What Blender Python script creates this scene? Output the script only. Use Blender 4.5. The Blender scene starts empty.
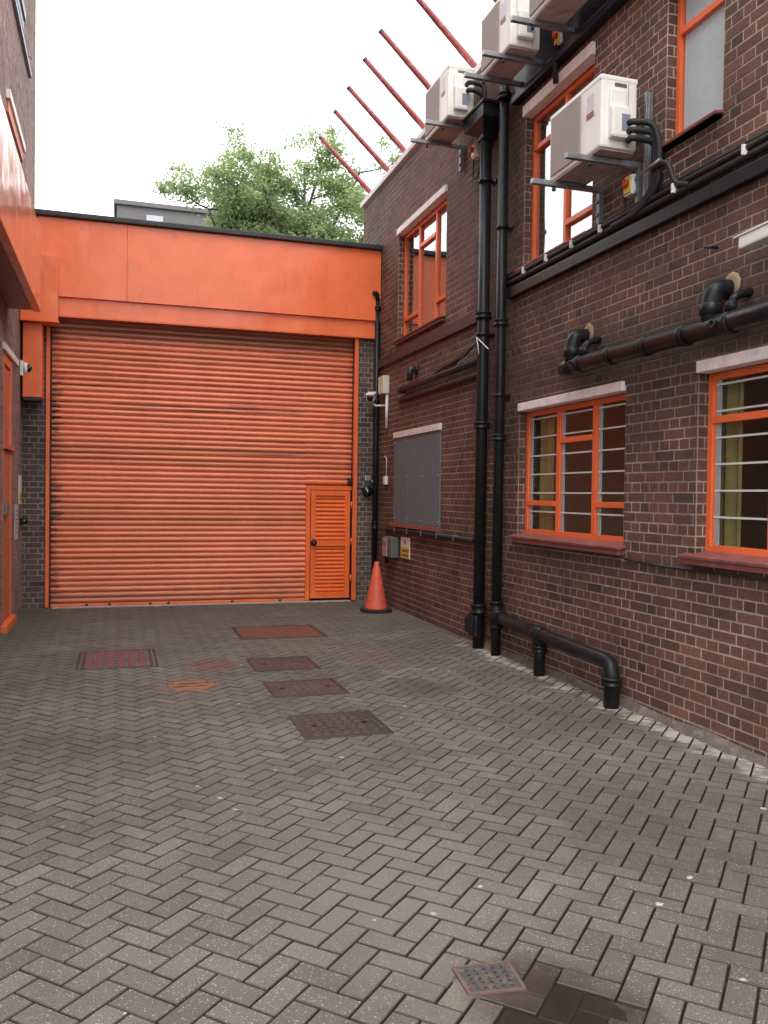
import bpy, bmesh, math, random
from mathutils import Vector, Matrix
random.seed(7)
S = bpy.context.scene
COL = S.collection
PI = math.pi

# ------------------------------------------------------------------ materials
def nodes(name):
    m = bpy.data.materials.new(name); m.use_nodes = True
    nt = m.node_tree; b = nt.nodes['Principled BSDF']
    return m, nt, b
def N(nt, t, **k):
    n = nt.nodes.new(t)
    for a, v in k.items(): setattr(n, a, v)
    return n
def L(nt, a, b): nt.links.new(a, b)
def noise(nt, scale, detail=4, rough=.6, vec=None, dist=0):
    n = N(nt, 'ShaderNodeTexNoise'); n.inputs['Scale'].default_value = scale
    n.inputs['Detail'].default_value = detail; n.inputs['Roughness'].default_value = rough
    n.inputs['Distortion'].default_value = dist
    if vec is not None: L(nt, vec, n.inputs['Vector'])
    return n
def ramp(nt, fac, stops):
    r = N(nt, 'ShaderNodeValToRGB'); e = r.color_ramp.elements
    while len(e) < len(stops): e.new(.5)
    for i, (p, c) in enumerate(stops):
        e[i].position = p; e[i].color = (c, c, c, 1) if not isinstance(c, tuple) else (*c, 1)
    L(nt, fac, r.inputs['Fac']); return r
def mixc(nt, fac, a, b, mode='MIX'):
    m = N(nt, 'ShaderNodeMix', data_type='RGBA', blend_type=mode)
    for s, v in ((0, fac), (6, a), (7, b)):
        if isinstance(v, (int, float)): m.inputs[s].default_value = v
        elif isinstance(v, tuple): m.inputs[s].default_value = (*v, 1)
        else: L(nt, v, m.inputs[s])
    return m.outputs[2]
def mathn(nt, op, a, b=None, c=None):
    m = N(nt, 'ShaderNodeMath', operation=op)
    for i, v in enumerate((a, b, c)):
        if v is None: continue
        if isinstance(v, (int, float)): m.inputs[i].default_value = v
        else: L(nt, v, m.inputs[i])
    return m.outputs[0]
def bump(nt, b, h, strength, dist):
    n = N(nt, 'ShaderNodeBump'); n.inputs['Strength'].default_value = strength
    n.inputs['Distance'].default_value = dist
    L(nt, h, n.inputs['Height']); L(nt, n.outputs[0], b.inputs['Normal'])
def pos(nt): return N(nt, 'ShaderNodeNewGeometry').outputs['Position']
def smooth_band(nt, v, lo, hi, soft):
    m = N(nt, 'ShaderNodeMapRange', interpolation_type='SMOOTHSTEP')
    L(nt, v, m.inputs[0]); m.inputs[1].default_value = lo - soft; m.inputs[2].default_value = lo + soft
    n = N(nt, 'ShaderNodeMapRange', interpolation_type='SMOOTHSTEP')
    L(nt, v, n.inputs[0]); n.inputs[1].default_value = hi - soft; n.inputs[2].default_value = hi + soft
    n.inputs[3].default_value = 1; n.inputs[4].default_value = 0
    return mathn(nt, 'MULTIPLY', m.outputs[0], n.outputs[0])

def simple(name, col, rough=.5, var=.18, scale=6, metal=0, dirt=None, dirt_amt=.0, bmp=0, spec=.5, fine=90):
    m, nt, b = nodes(name)
    p = pos(nt)
    n = noise(nt, scale, 5, .65, p)
    f = ramp(nt, n.outputs['Fac'], [(.25, 1 - var), (.75, 1 + var * .5)])
    c = mixc(nt, 1.0, (col[0], col[1], col[2]), f.outputs[0], 'MULTIPLY')
    if dirt:
        n2 = noise(nt, scale * 1.7, 6, .7, p, .6)
        d = ramp(nt, n2.outputs['Fac'], [(.5, 0), (.68, dirt_amt)])
        c = mixc(nt, d.outputs[0], c, dirt)
    L(nt, c, b.inputs['Base Color'])
    rr = ramp(nt, n.outputs['Fac'], [(.2, max(0, rough - .1)), (.8, min(1, rough + .12))])
    L(nt, rr.outputs[0], b.inputs['Roughness'])
    b.inputs['Metallic'].default_value = metal
    b.inputs['Specular IOR Level'].default_value = spec
    if bmp:
        n3 = noise(nt, fine, 3, .6, p); bump(nt, b, n3.outputs['Fac'], bmp, .01)
    return m

def brick_mat(name, stops, soot_boxes=(), soot=.5, bias=0):
    """brick faces, tone read from the per-brick attribute; soot and darker zones where listed"""
    m, nt, b = nodes(name); p = pos(nt)
    at = N(nt, 'ShaderNodeAttribute', attribute_name='tone')
    c = ramp(nt, at.outputs['Fac'], stops).outputs[0]
    n1 = noise(nt, 55, 5, .7, p); f1 = ramp(nt, n1.outputs['Fac'], [(.3, .6), (.7, 1.38)])
    c = mixc(nt, 1.0, c, f1.outputs[0], 'MULTIPLY')
    n2 = noise(nt, 1.1, 5, .6, p); f2 = ramp(nt, n2.outputs['Fac'], [(.3, .72), (.7, 1.22)])
    c = mixc(nt, 1.0, c, f2.outputs[0], 'MULTIPLY')
    n5 = noise(nt, 5.5, 6, .75, p, .4); f5 = ramp(nt, n5.outputs['Fac'], [(.58, 0), (.76, .35)])
    c = mixc(nt, f5.outputs[0], c, (.2, .145, .12))
    c = soot_mix(nt, p, c, soot_boxes, soot, (.022, .015, .014))
    L(nt, c, b.inputs['Base Color']); b.inputs['Roughness'].default_value = .78
    b.inputs['Specular IOR Level'].default_value = .35
    n3 = noise(nt, 130, 4, .7, p); bump(nt, b, n3.outputs['Fac'], .55, .006)
    return m
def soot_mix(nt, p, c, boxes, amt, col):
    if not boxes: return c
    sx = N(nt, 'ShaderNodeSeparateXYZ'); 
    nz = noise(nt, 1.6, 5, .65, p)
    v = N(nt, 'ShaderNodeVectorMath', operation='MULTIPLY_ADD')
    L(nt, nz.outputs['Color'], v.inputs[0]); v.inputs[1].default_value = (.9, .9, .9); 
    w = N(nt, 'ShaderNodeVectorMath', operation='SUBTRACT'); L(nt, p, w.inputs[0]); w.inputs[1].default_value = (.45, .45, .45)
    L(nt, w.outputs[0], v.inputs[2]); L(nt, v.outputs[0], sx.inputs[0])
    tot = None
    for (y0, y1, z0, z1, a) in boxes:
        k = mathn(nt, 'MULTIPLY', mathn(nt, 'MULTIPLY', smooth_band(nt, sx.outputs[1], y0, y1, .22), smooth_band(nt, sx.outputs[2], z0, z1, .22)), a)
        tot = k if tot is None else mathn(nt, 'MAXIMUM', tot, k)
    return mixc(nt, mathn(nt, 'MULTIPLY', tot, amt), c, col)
def mortar_mat(name, col, soot_boxes=(), soot=.8):
    m, nt, b = nodes(name); p = pos(nt)
    n1 = noise(nt, 2.2, 6, .7, p); f1 = ramp(nt, n1.outputs['Fac'], [(.3, .45), (.65, 1.15)])
    c = mixc(nt, 1.0, col, f1.outputs[0], 'MULTIPLY')
    n2 = noise(nt, 40, 4, .7, p); f2 = ramp(nt, n2.outputs['Fac'], [(.3, .75), (.7, 1.15)])
    c = mixc(nt, 1.0, c, f2.outputs[0], 'MULTIPLY')
    c = soot_mix(nt, p, c, soot_boxes, soot, (.03, .022, .02))
    L(nt, c, b.inputs['Base Color']); b.inputs['Roughness'].default_value = .95
    n3 = noise(nt, 160, 3, .7, p); bump(nt, b, n3.outputs['Fac'], .5, .004)
    return m

SOOT_AND_DARK = [(2.9, 8.0, 2.45, 3.05, .8), (4.85, 5.1, 1.5, 2.7, .7), (7.5, 8.7, 1.9, 6.0, .75), (8.0, 11.0, 2.75, 3.0, .5),
        (2.5, 7.6, 3.3, 3.6, .6), (11.5, 12.6, .0, 2.2, .35), (2.5, 7.6, .95, 1.17, .6), (9.6, 11.6, .9, 1.2, .5), (7.5, 8.1, .4, 1.9, .4), (5.2, 5.75, 2.0, 2.7, .6),  # bands under the sills and the far corner are just darkened
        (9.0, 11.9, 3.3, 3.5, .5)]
M = {}
M['brick'] = brick_mat('brick_dark_red', [(0, (.055, .033, .027)), (.25, (.092, .049, .037)), (.5, (.12, .059, .043)), (.8, (.15, .07, .049)), (.95, (.18, .084, .058)), (1, (.215, .108, .073))], SOOT_AND_DARK)
M['mortar'] = mortar_mat('mortar_pinkish', (.41, .32, .25), SOOT_AND_DARK)
M['brick_left'] = brick_mat('brick_grey_brown', [(0, (.16, .105, .09)), (.4, (.24, .15, .125)), (.8, (.31, .195, .16)), (1, (.36, .24, .19))])
M['mortar_left'] = mortar_mat('mortar_grey', (.38, .32, .285))
M['brick_pier'] = brick_mat('brick_pier_brown', [(0, (.05, .034, .03)), (.4, (.088, .058, .05)), (.8, (.12, .078, .066)), (1, (.155, .1, .084))])
M['mortar_pier'] = mortar_mat('mortar_pier', (.3, .25, .21))

def paver_mat(name, wet=False):
    m, nt, b = nodes(name); p = pos(nt)
    at = N(nt, 'ShaderNodeAttribute', attribute_name='tone')
    c = ramp(nt, at.outputs['Fac'], [(0, (.094, .083, .067)), (.35, (.113, .1, .08)), (.75, (.131, .116, .093)), (1, (.152, .134, .109))]).outputs[0]
    n1 = noise(nt, 1.0, 6, .6, p); f1 = ramp(nt, n1.outputs['Fac'], [(.3, .66), (.7, 1.24)])
    c = mixc(nt, 1.0, c, f1.outputs[0], 'MULTIPLY')
    n2 = noise(nt, 150, 4, .8, p); f2 = ramp(nt, n2.outputs['Fac'], [(.32, .42), (.68, 1.6)])
    c = mixc(nt, 1.0, c, f2.outputs[0], 'MULTIPLY')
    sx = N(nt, 'ShaderNodeSeparateXYZ'); L(nt, p, sx.inputs[0])
    X, Y = sx.outputs[0], sx.outputs[1]
    # exposed aggregate flecks
    vo = N(nt, 'ShaderNodeTexVoronoi'); vo.inputs['Scale'].default_value = 120; L(nt, p, vo.inputs['Vector'])
    fl = ramp(nt, vo.outputs['Distance'], [(.18, 1), (.36, 0)])
    sel = N(nt, 'ShaderNodeSeparateColor'); L(nt, vo.outputs['Color'], sel.inputs[0])
    gt = mathn(nt, 'GREATER_THAN', sel.outputs[0], .78)
    fk = mathn(nt, 'MULTIPLY', mathn(nt, 'MULTIPLY', fl.outputs[0], gt), .75)
    c = mixc(nt, fk, c, (.5, .46, .41))
    # pale droppings
    v2 = N(nt, 'ShaderNodeTexVoronoi'); v2.inputs['Scale'].default_value = 5.5; 
    nd = noise(nt, 22, 3, .6, p); vv = N(nt, 'ShaderNodeVectorMath', operation='MULTIPLY_ADD')
    L(nt, nd.outputs['Color'], vv.inputs[0]); vv.inputs[1].default_value = (.05, .05, .0); L(nt, p, vv.inputs[2]); L(nt, vv.outputs[0], v2.inputs['Vector'])
    s2 = N(nt, 'ShaderNodeSeparateColor'); L(nt, v2.outputs['Color'], s2.inputs[0])
    dr = mathn(nt, 'MULTIPLY', ramp(nt, v2.outputs['Distance'], [(.05, .9), (.085, 0)]).outputs[0], mathn(nt, 'GREATER_THAN', s2.outputs[1], .62))
    c = mixc(nt, dr, c, (.5, .47, .43))
    # cement spill along the right wall
    n4 = noise(nt, 2.4, 6, .7, p); xx = mathn(nt, 'ADD', X, mathn(nt, 'MULTIPLY', mathn(nt, 'SUBTRACT', n4.outputs['Fac'], .5), .75))
    k = mathn(nt, 'MULTIPLY', smooth_band(nt, xx, 3.56, 4.6, .06), smooth_band(nt, Y, 3.2, 8.6, .4))
    c = mixc(nt, mathn(nt, 'MULTIPLY', mathn(nt, 'MULTIPLY', k, ramp(nt, n2.outputs['Fac'], [(.3, .6), (.6, 1)]).outputs[0]), ramp(nt, noise(nt, 4.5, 4, .6, p).outputs['Fac'], [(.36, .15), (.5, .95)]).outputs[0]), c, (.47, .42, .355))
    # dusty pale patch in front of the drain
    n6 = noise(nt, 3.2, 5, .7, p)
    def disc(cx, cy, rx, ry):
        a = mathn(nt, 'POWER', mathn(nt, 'DIVIDE', mathn(nt, 'SUBTRACT', X, cx), rx), 2)
        d = mathn(nt, 'POWER', mathn(nt, 'DIVIDE', mathn(nt, 'SUBTRACT', Y, cy), ry), 2)
        r = mathn(nt, 'ADD', mathn(nt, 'ADD', a, d), mathn(nt, 'MULTIPLY', mathn(nt, 'SUBTRACT', n6.outputs['Fac'], .5), 1.6))
        return ramp(nt, r, [(.15, 1), (1.0, 0)]).outputs[0]
    c = mixc(nt, mathn(nt, 'MULTIPLY', disc(.98, 3.35, .5, .95), .45), c, (.18, .148, .118))
    # rust round the gully, oil patch, algae in the far left corner
    c = mixc(nt, mathn(nt, 'MULTIPLY', disc(.58, 7.2, .36, .34), .55), c, (.2, .085, .045))
    c = mixc(nt, mathn(nt, 'MULTIPLY', disc(.85, 7.98, .3, .36), .8), c, (.16, .062, .045))
    c = mixc(nt, mathn(nt, 'MULTIPLY', disc(1.75, 8.75, .75, .55), .3), c, (.17, .085, .06))
    c = mixc(nt, mathn(nt, 'MULTIPLY', disc(2.42, 6.6, .32, .5), .7), c, (.06, .048, .038))
    c = mixc(nt, mathn(nt, 'MULTIPLY', disc(2.4, 8.0, .4, .5), .45), c, (.15, .085, .06))
    c = mixc(nt, mathn(nt, 'MULTIPLY', disc(1.15, 2.4, .32, .3), .45), c, (.13, .1, .08))
    c = mixc(nt, mathn(nt, 'MULTIPLY', disc(-1.2, 11.2, .65, 2.2), .75), c, (.06, .066, .035))
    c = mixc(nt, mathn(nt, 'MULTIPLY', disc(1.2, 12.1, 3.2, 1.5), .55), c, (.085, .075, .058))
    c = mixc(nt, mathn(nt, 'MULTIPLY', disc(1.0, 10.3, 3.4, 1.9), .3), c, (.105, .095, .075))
    wetm = mathn(nt, 'MULTIPLY', disc(1.33, 2.28, .34, .42), .9)
    c = mixc(nt, wetm, c, mixc(nt, 1.0, c, (.24, .18, .13), 'MULTIPLY'))
    rg = .72
    if wet:
        c = mixc(nt, 1.0, c, (.75, .66, .58), 'MULTIPLY'); rg = .25
    L(nt, c, b.inputs['Base Color'])
    r3 = ramp(nt, n1.outputs['Fac'], [(.3, rg - .14), (.65, rg + .1)]); L(nt, r3.outputs[0], b.inputs['Roughness'])
    b.inputs['Specular IOR Level'].default_value = .45
    n5 = noise(nt, 170, 4, .75, p); bump(nt, b, n5.outputs['Fac'], .6, .006)
    return m
M['paver'] = paver_mat('block_paver'); M['paver_wet'] = paver_mat('block_paver_wet', True)
M['joint'] = simple('joint_sand', (.045, .037, .028), .95, .4, 9, bmp=.5)
M['chamfer'] = simple('dirty_block_edge', (.08, .07, .056), .9, .4, 14, bmp=.4)
M['asphalt'] = simple('asphalt', (.05, .05, .05), .9, .2, 3, bmp=.5)
M['concrete'] = simple('concrete', (.4, .37, .33), .85, .25, 7, (0), (.12, .1, .08), .6, .3)

def orange(name, col, rough, dirt_amt, streak=False, faded=0):
    m, nt, b = nodes(name); p = pos(nt)
    n = noise(nt, 2.2, 5, .6, p); f = ramp(nt, n.outputs['Fac'], [(.3, .9), (.7, 1.06)])
    c = mixc(nt, 1.0, col, f.outputs[0], 'MULTIPLY')
    if faded:
        nf = noise(nt, 1.4, 4, .6, p); ff = ramp(nt, nf.outputs['Fac'], [(.35, 0), (.7, faded)])
        c = mixc(nt, ff.outputs[0], c, (.72, .27, .14))
    mp = N(nt, 'ShaderNodeMapping'); mp.inputs['Scale'].default_value = (1.1, 1, 9) if streak else (3, 3, .8); L(nt, p, mp.inputs['Vector'])
    n2 = noise(nt, 4, 7, .72, mp.outputs[0], .3); d = ramp(nt, n2.outputs['Fac'], [(.56, 0), (.78, dirt_amt)])
    c = mixc(nt, d.outputs[0], c, (.11, .04, .025))
    if streak:                                  # grease pulled out of the guide rails
        sx = N(nt, 'ShaderNodeSeparateXYZ'); L(nt, p, sx.inputs[0])
        e = mathn(nt, 'ADD', sx.outputs[0], mathn(nt, 'MULTIPLY', n2.outputs['Fac'], 1.1))
        g = ramp(nt, mathn(nt, 'ADD', e, .42), [(.12, .95), (.24, 0)])
        z = sx.outputs[2]; nz = noise(nt, 1.3, 3, .5, p)
        gz = mathn(nt, 'MULTIPLY', g.outputs[0], ramp(nt, nz.outputs['Fac'], [(.35, .35), (.6, 1)]).outputs[0])
        c = mixc(nt, gz, c, (.03, .018, .015))
        e2 = mathn(nt, 'SUBTRACT', 3.5, mathn(nt, 'SUBTRACT', sx.outputs[0], mathn(nt, 'MULTIPLY', n2.outputs['Fac'], .2)))
        g2 = ramp(nt, e2, [(.12, .85), (.34, 0)])
        c = mixc(nt, mathn(nt, 'MULTIPLY', g2.outputs[0], smooth_band(nt, z, 1.4, 3.9, .3)), c, (.05, .025, .02))
        c = mixc(nt, mathn(nt, 'MULTIPLY', smooth_band(nt, mathn(nt, 'ADD', z, mathn(nt, 'MULTIPLY', n2.outputs['Fac'], .3)), 3.85, 5, .12), .75), c, (.13, .05, .03))
        # rubbed lines a few slats high
        mp3 = N(nt, 'ShaderNodeMapping'); mp3.inputs['Scale'].default_value = (.55, 1, 26); L(nt, p, mp3.inputs['Vector'])
        n3 = noise(nt, 1.0, 4, .6, mp3.outputs[0]); g3 = ramp(nt, n3.outputs['Fac'], [(.6, 0), (.68, .85)])
        c = mixc(nt, mathn(nt, 'MULTIPLY', g3.outputs[0], smooth_band(nt, z, 2.0, 3.6, .3)), c, (.08, .035, .025))
    if streak:
        mp5 = N(nt, 'ShaderNodeMapping'); mp5.inputs['Scale'].default_value = (.12, 1, 12.9); L(nt, p, mp5.inputs['Vector'])
        c = mixc(nt, 1.0, c, ramp(nt, noise(nt, 1.0, 2, .6, mp5.outputs[0]).outputs['Fac'], [(.35, .78), (.6, 1.08)]).outputs[0], 'MULTIPLY')
        c = mixc(nt, mathn(nt, 'MULTIPLY', smooth_band(nt, mathn(nt, 'SUBTRACT', z, mathn(nt, 'MULTIPLY', n2.outputs['Fac'], .5)), -2, -.05, .12), .55), c, (.2, .085, .05))
    L(nt, c, b.inputs['Base Color']); b.inputs['Roughness'].default_value = rough
    n4 = noise(nt, 1.6, 2, .5, p); bump(nt, b, n4.outputs['Fac'], .45, .06)
    return m
M['or_fascia'] = orange('orange_paint_gloss', (.86, .178, .058), .3, .34)
M['or_shut'] = orange('orange_paint_slats', (.74, .208, .098), .42, .35, True)
M['or_door'] = orange('orange_paint_door', (.8, .145, .026), .4, .4)
M['or_guide'] = orange('orange_paint_rail', (.78, .15, .042), .42, .3)
M['or_win'] = orange('orange_paint_window', (.78, .15, .048), .38, .25)
M['or_canopy'] = orange('orange_paint_canopy', (.76, .17, .07), .2, .2, False, .45)
M['or_faded'] = orange('orange_paint_faded', (.5, .145, .08), .5, .25)
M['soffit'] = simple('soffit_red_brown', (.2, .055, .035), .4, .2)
M['black'] = simple('black_gloss_paint', (.012, .013, .015), .34, .3, 7, dirt=(.05, .048, .046), dirt_amt=.3, fine=25, bmp=.12, spec=.22)
M['blackmat'] = simple('black_plastic', (.016, .016, .018), .5, .3, 9, dirt=(.07, .06, .055), dirt_amt=.5)
M['lag'] = simple('black_foam_lagging', (.012, .012, .014), .6, .3, 30, bmp=.4)
M['pinkconc'] = simple('painted_concrete_pink', (.84, .73, .7), .7, .2, 8, dirt=(.4, .3, .26), dirt_amt=.35, bmp=.25)
M['whiteconc'] = simple('white_painted_concrete', (.78, .74, .72), .6, .15, 8, dirt=(.35, .3, .26), dirt_amt=.4, bmp=.2)
M['bandbrown'] = simple('brown_painted_band', (.085, .042, .036), .6, .35, 5, dirt=(.02, .015, .014), dirt_amt=.8, bmp=.2)
M['sillred'] = simple('red_sill_tile', (.25, .08, .074), .38, .35, 6, dirt=(.32, .2, .17), dirt_amt=.4, bmp=.2)
M['galv'] = simple('galvanised_steel', (.36, .38, .4), .38, .2, 14, .8)
M['ac'] = simple('cream_enamel', (.82, .785, .73), .4, .08, 3, dirt=(.45, .38, .3), dirt_amt=.25)
M['ac_under'] = simple('ac_underside', (.5, .38, .34), .55, .2, 6, dirt=(.16, .1, .08), dirt_amt=.6)
M['grille'] = simple('beige_grille', (.36, .3, .265), .6, .08, 5)
M['label'] = simple('grey_blue_label', (.2, .22, .28), .4, .1)
M['sticker'] = simple('white_sticker', (.6, .55, .57), .4, .1)
M['crimson'] = simple('crimson_print', (.24, .03, .07), .4, .1)
M['yellow'] = simple('yellow_plastic', (.75, .52, .05), .45, .12)
M['redplastic'] = simple('red_plastic', (.5, .04, .03), .4, .12)
M['white'] = simple('white_plastic', (.72, .71, .69), .4, .08, 4)
M['cream'] = simple('cream_box', (.62, .58, .46), .5, .1, 5)
M['pinkbox'] = simple('pink_grey_box', (.36, .28, .26), .5, .15, 5)
M['greybox'] = simple('grey_box', (.11, .11, .115), .5, .15, 5)
M['board'] = simple('grey_painted_board', (.12, .165, .188), .62, .14, 2.5, dirt=(.2, .2, .21), dirt_amt=.4, bmp=.1)
M['rust'] = simple('rusty_plate', (.14, .048, .03), .8, .4, 6, dirt=(.22, .085, .045), dirt_amt=.6, bmp=.5)
M['rust_or'] = simple('orange_rust', (.32, .12, .055), .85, .35, 8, dirt=(.22, .08, .04), dirt_amt=.7, bmp=.5)
M['iron'] = simple('cast_iron_rusting', (.06, .034, .031), .55, .45, 4, dirt=(.15, .055, .045), dirt_amt=.85, bmp=.4)
M['irondark'] = simple('cast_iron_dark', (.034, .027, .026), .42, .35, 4, dirt=(.07, .034, .03), dirt_amt=.6, bmp=.4)
M['worn'] = simple('worn_rusty_iron', (.095, .062, .056), .4, .5, 4, dirt=(.035, .026, .025), dirt_amt=.95, bmp=.3)
M['ribs'] = simple('red_brown_ribs', (.15, .055, .048), .65, .3, 9, dirt=(.08, .05, .045), dirt_amt=.6, bmp=.3)
M['drainplastic'] = simple('grey_drain_grate', (.05, .047, .046), .55, .3, 20, dirt=(.2, .12, .09), dirt_amt=.7)
M['cone'] = simple('cone_orange', (.68, .105, .05), .5, .15, 5, dirt=(.3, .1, .07), dirt_amt=.5)
M['rubber'] = simple('black_rubber', (.02, .02, .02), .7, .3)
M['polered'] = simple('red_oxide_pole', (.32, .06, .055), .5, .25, 10, dirt=(.5, .3, .28), dirt_amt=.5)
M['plaster'] = simple('room_plaster', (.68, .5, .42), .9, .1)
M['curtain'] = simple('ochre_curtain', (.46, .34, .14), .9, .35, 5)
M['frost'] = simple('frosted_grey', (.42, .47, .49), .25, .08, 3)
M['louvre'] = simple('louvre_blade_edge', (.6, .6, .58), .35, .1)
M['clip'] = simple('louvre_grey_channel', (.33, .34, .33), .45, .2, 20)
M['roof'] = simple('roof_felt', (.06, .06, .06), .9, .2)
M['farwall'] = simple('dark_grey_cladding', (.16, .15, .15), .8, .12, 3)
M['farwin'] = simple('pale_far_glass', (.45, .48, .52), .2, .1)
M['bark'] = simple('bark', (.075, .06, .045), .9, .3, 10, bmp=.4)
M['greymetal'] = simple('grey_metal', (.16, .17, .185), .4, .2, 8, .3)
M['lens'] = simple('lens_black', (.01, .01, .012), .12, .1)
M['silt'] = simple('dark_silt', (.04, .03, .024), .6, .3)
M['print'] = simple('black_print', (.03, .03, .03), .5, .1)

def glass_mat(name, tint=(.8, .84, .82), extra=.02, boost=1.0, rough=.11):
    m, nt, b = nodes(name); nt.nodes.remove(b)
    out = nt.nodes['Material Output']
    tr = N(nt, 'ShaderNodeBsdfTransparent'); tr.inputs[0].default_value = (*tint, 1)
    gl = N(nt, 'ShaderNodeBsdfGlossy'); gl.inputs['Roughness'].default_value = rough
    fr = N(nt, 'ShaderNodeFresnel'); fr.inputs[0].default_value = 1.52
    f = mathn(nt, 'ADD', mathn(nt, 'MULTIPLY', fr.outputs[0], boost), extra); f = mathn(nt, 'MINIMUM', f, 1)
    f = mathn(nt, 'MULTIPLY', f, mathn(nt, 'SUBTRACT', 1, N(nt, 'ShaderNodeNewGeometry').outputs['Backfacing']))
    p = pos(nt); nn = noise(nt, 1.4, 1, .5, p); bp = N(nt, 'ShaderNodeBump'); bp.inputs['Strength'].default_value = .12; bp.inputs['Distance'].default_value = .05
    L(nt, nn.outputs['Fac'], bp.inputs['Height']); L(nt, bp.outputs[0], gl.inputs['Normal'])
    mx = N(nt, 'ShaderNodeMixShader'); L(nt, f, mx.inputs[0]); L(nt, tr.outputs[0], mx.inputs[1]); L(nt, gl.outputs[0], mx.inputs[2])
    L(nt, mx.outputs[0], out.inputs[0]); return m
M['glass'] = glass_mat('window_glass')
M['glass_up'] = glass_mat('window_glass_upper', (.6, .63, .63), .4, 1.0, .05)

def leaf_mat():
    m, nt, b = nodes('leaf'); out = nt.nodes['Material Output']
    at = N(nt, 'ShaderNodeAttribute', attribute_name='tone')
    c = ramp(nt, at.outputs['Fac'], [(0, (.12, .17, .09)), (.5, (.2, .26, .13)), (1, (.28, .33, .17))]).outputs[0]
    L(nt, c, b.inputs['Base Color']); b.inputs['Roughness'].default_value = .55
    t = N(nt, 'ShaderNodeBsdfTranslucent'); c2 = mixc(nt, 1.0, c, (1.9, 1.9, 1.55), 'MULTIPLY'); L(nt, c2, t.inputs[0])
    mx = N(nt, 'ShaderNodeMixShader'); mx.inputs[0].default_value = .55
    L(nt, b.outputs[0], mx.inputs[1]); L(nt, t.outputs[0], mx.inputs[2]); L(nt, mx.outputs[0], out.inputs[0])
    return m
M['leaf'] = leaf_mat()
def water_mat():
    m, nt, b = nodes('silty_water')
    b.inputs['Base Color'].default_value = (.032, .022, .016, 1); b.inputs['Roughness'].default_value = .08
    p = pos(nt); n = noise(nt, 9, 5, .6, p); a = ramp(nt, n.outputs['Fac'], [(.3, .3), (.7, .6)]); L(nt, a.outputs[0], b.inputs['Alpha'])
    return m
M['water'] = water_mat()

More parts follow.
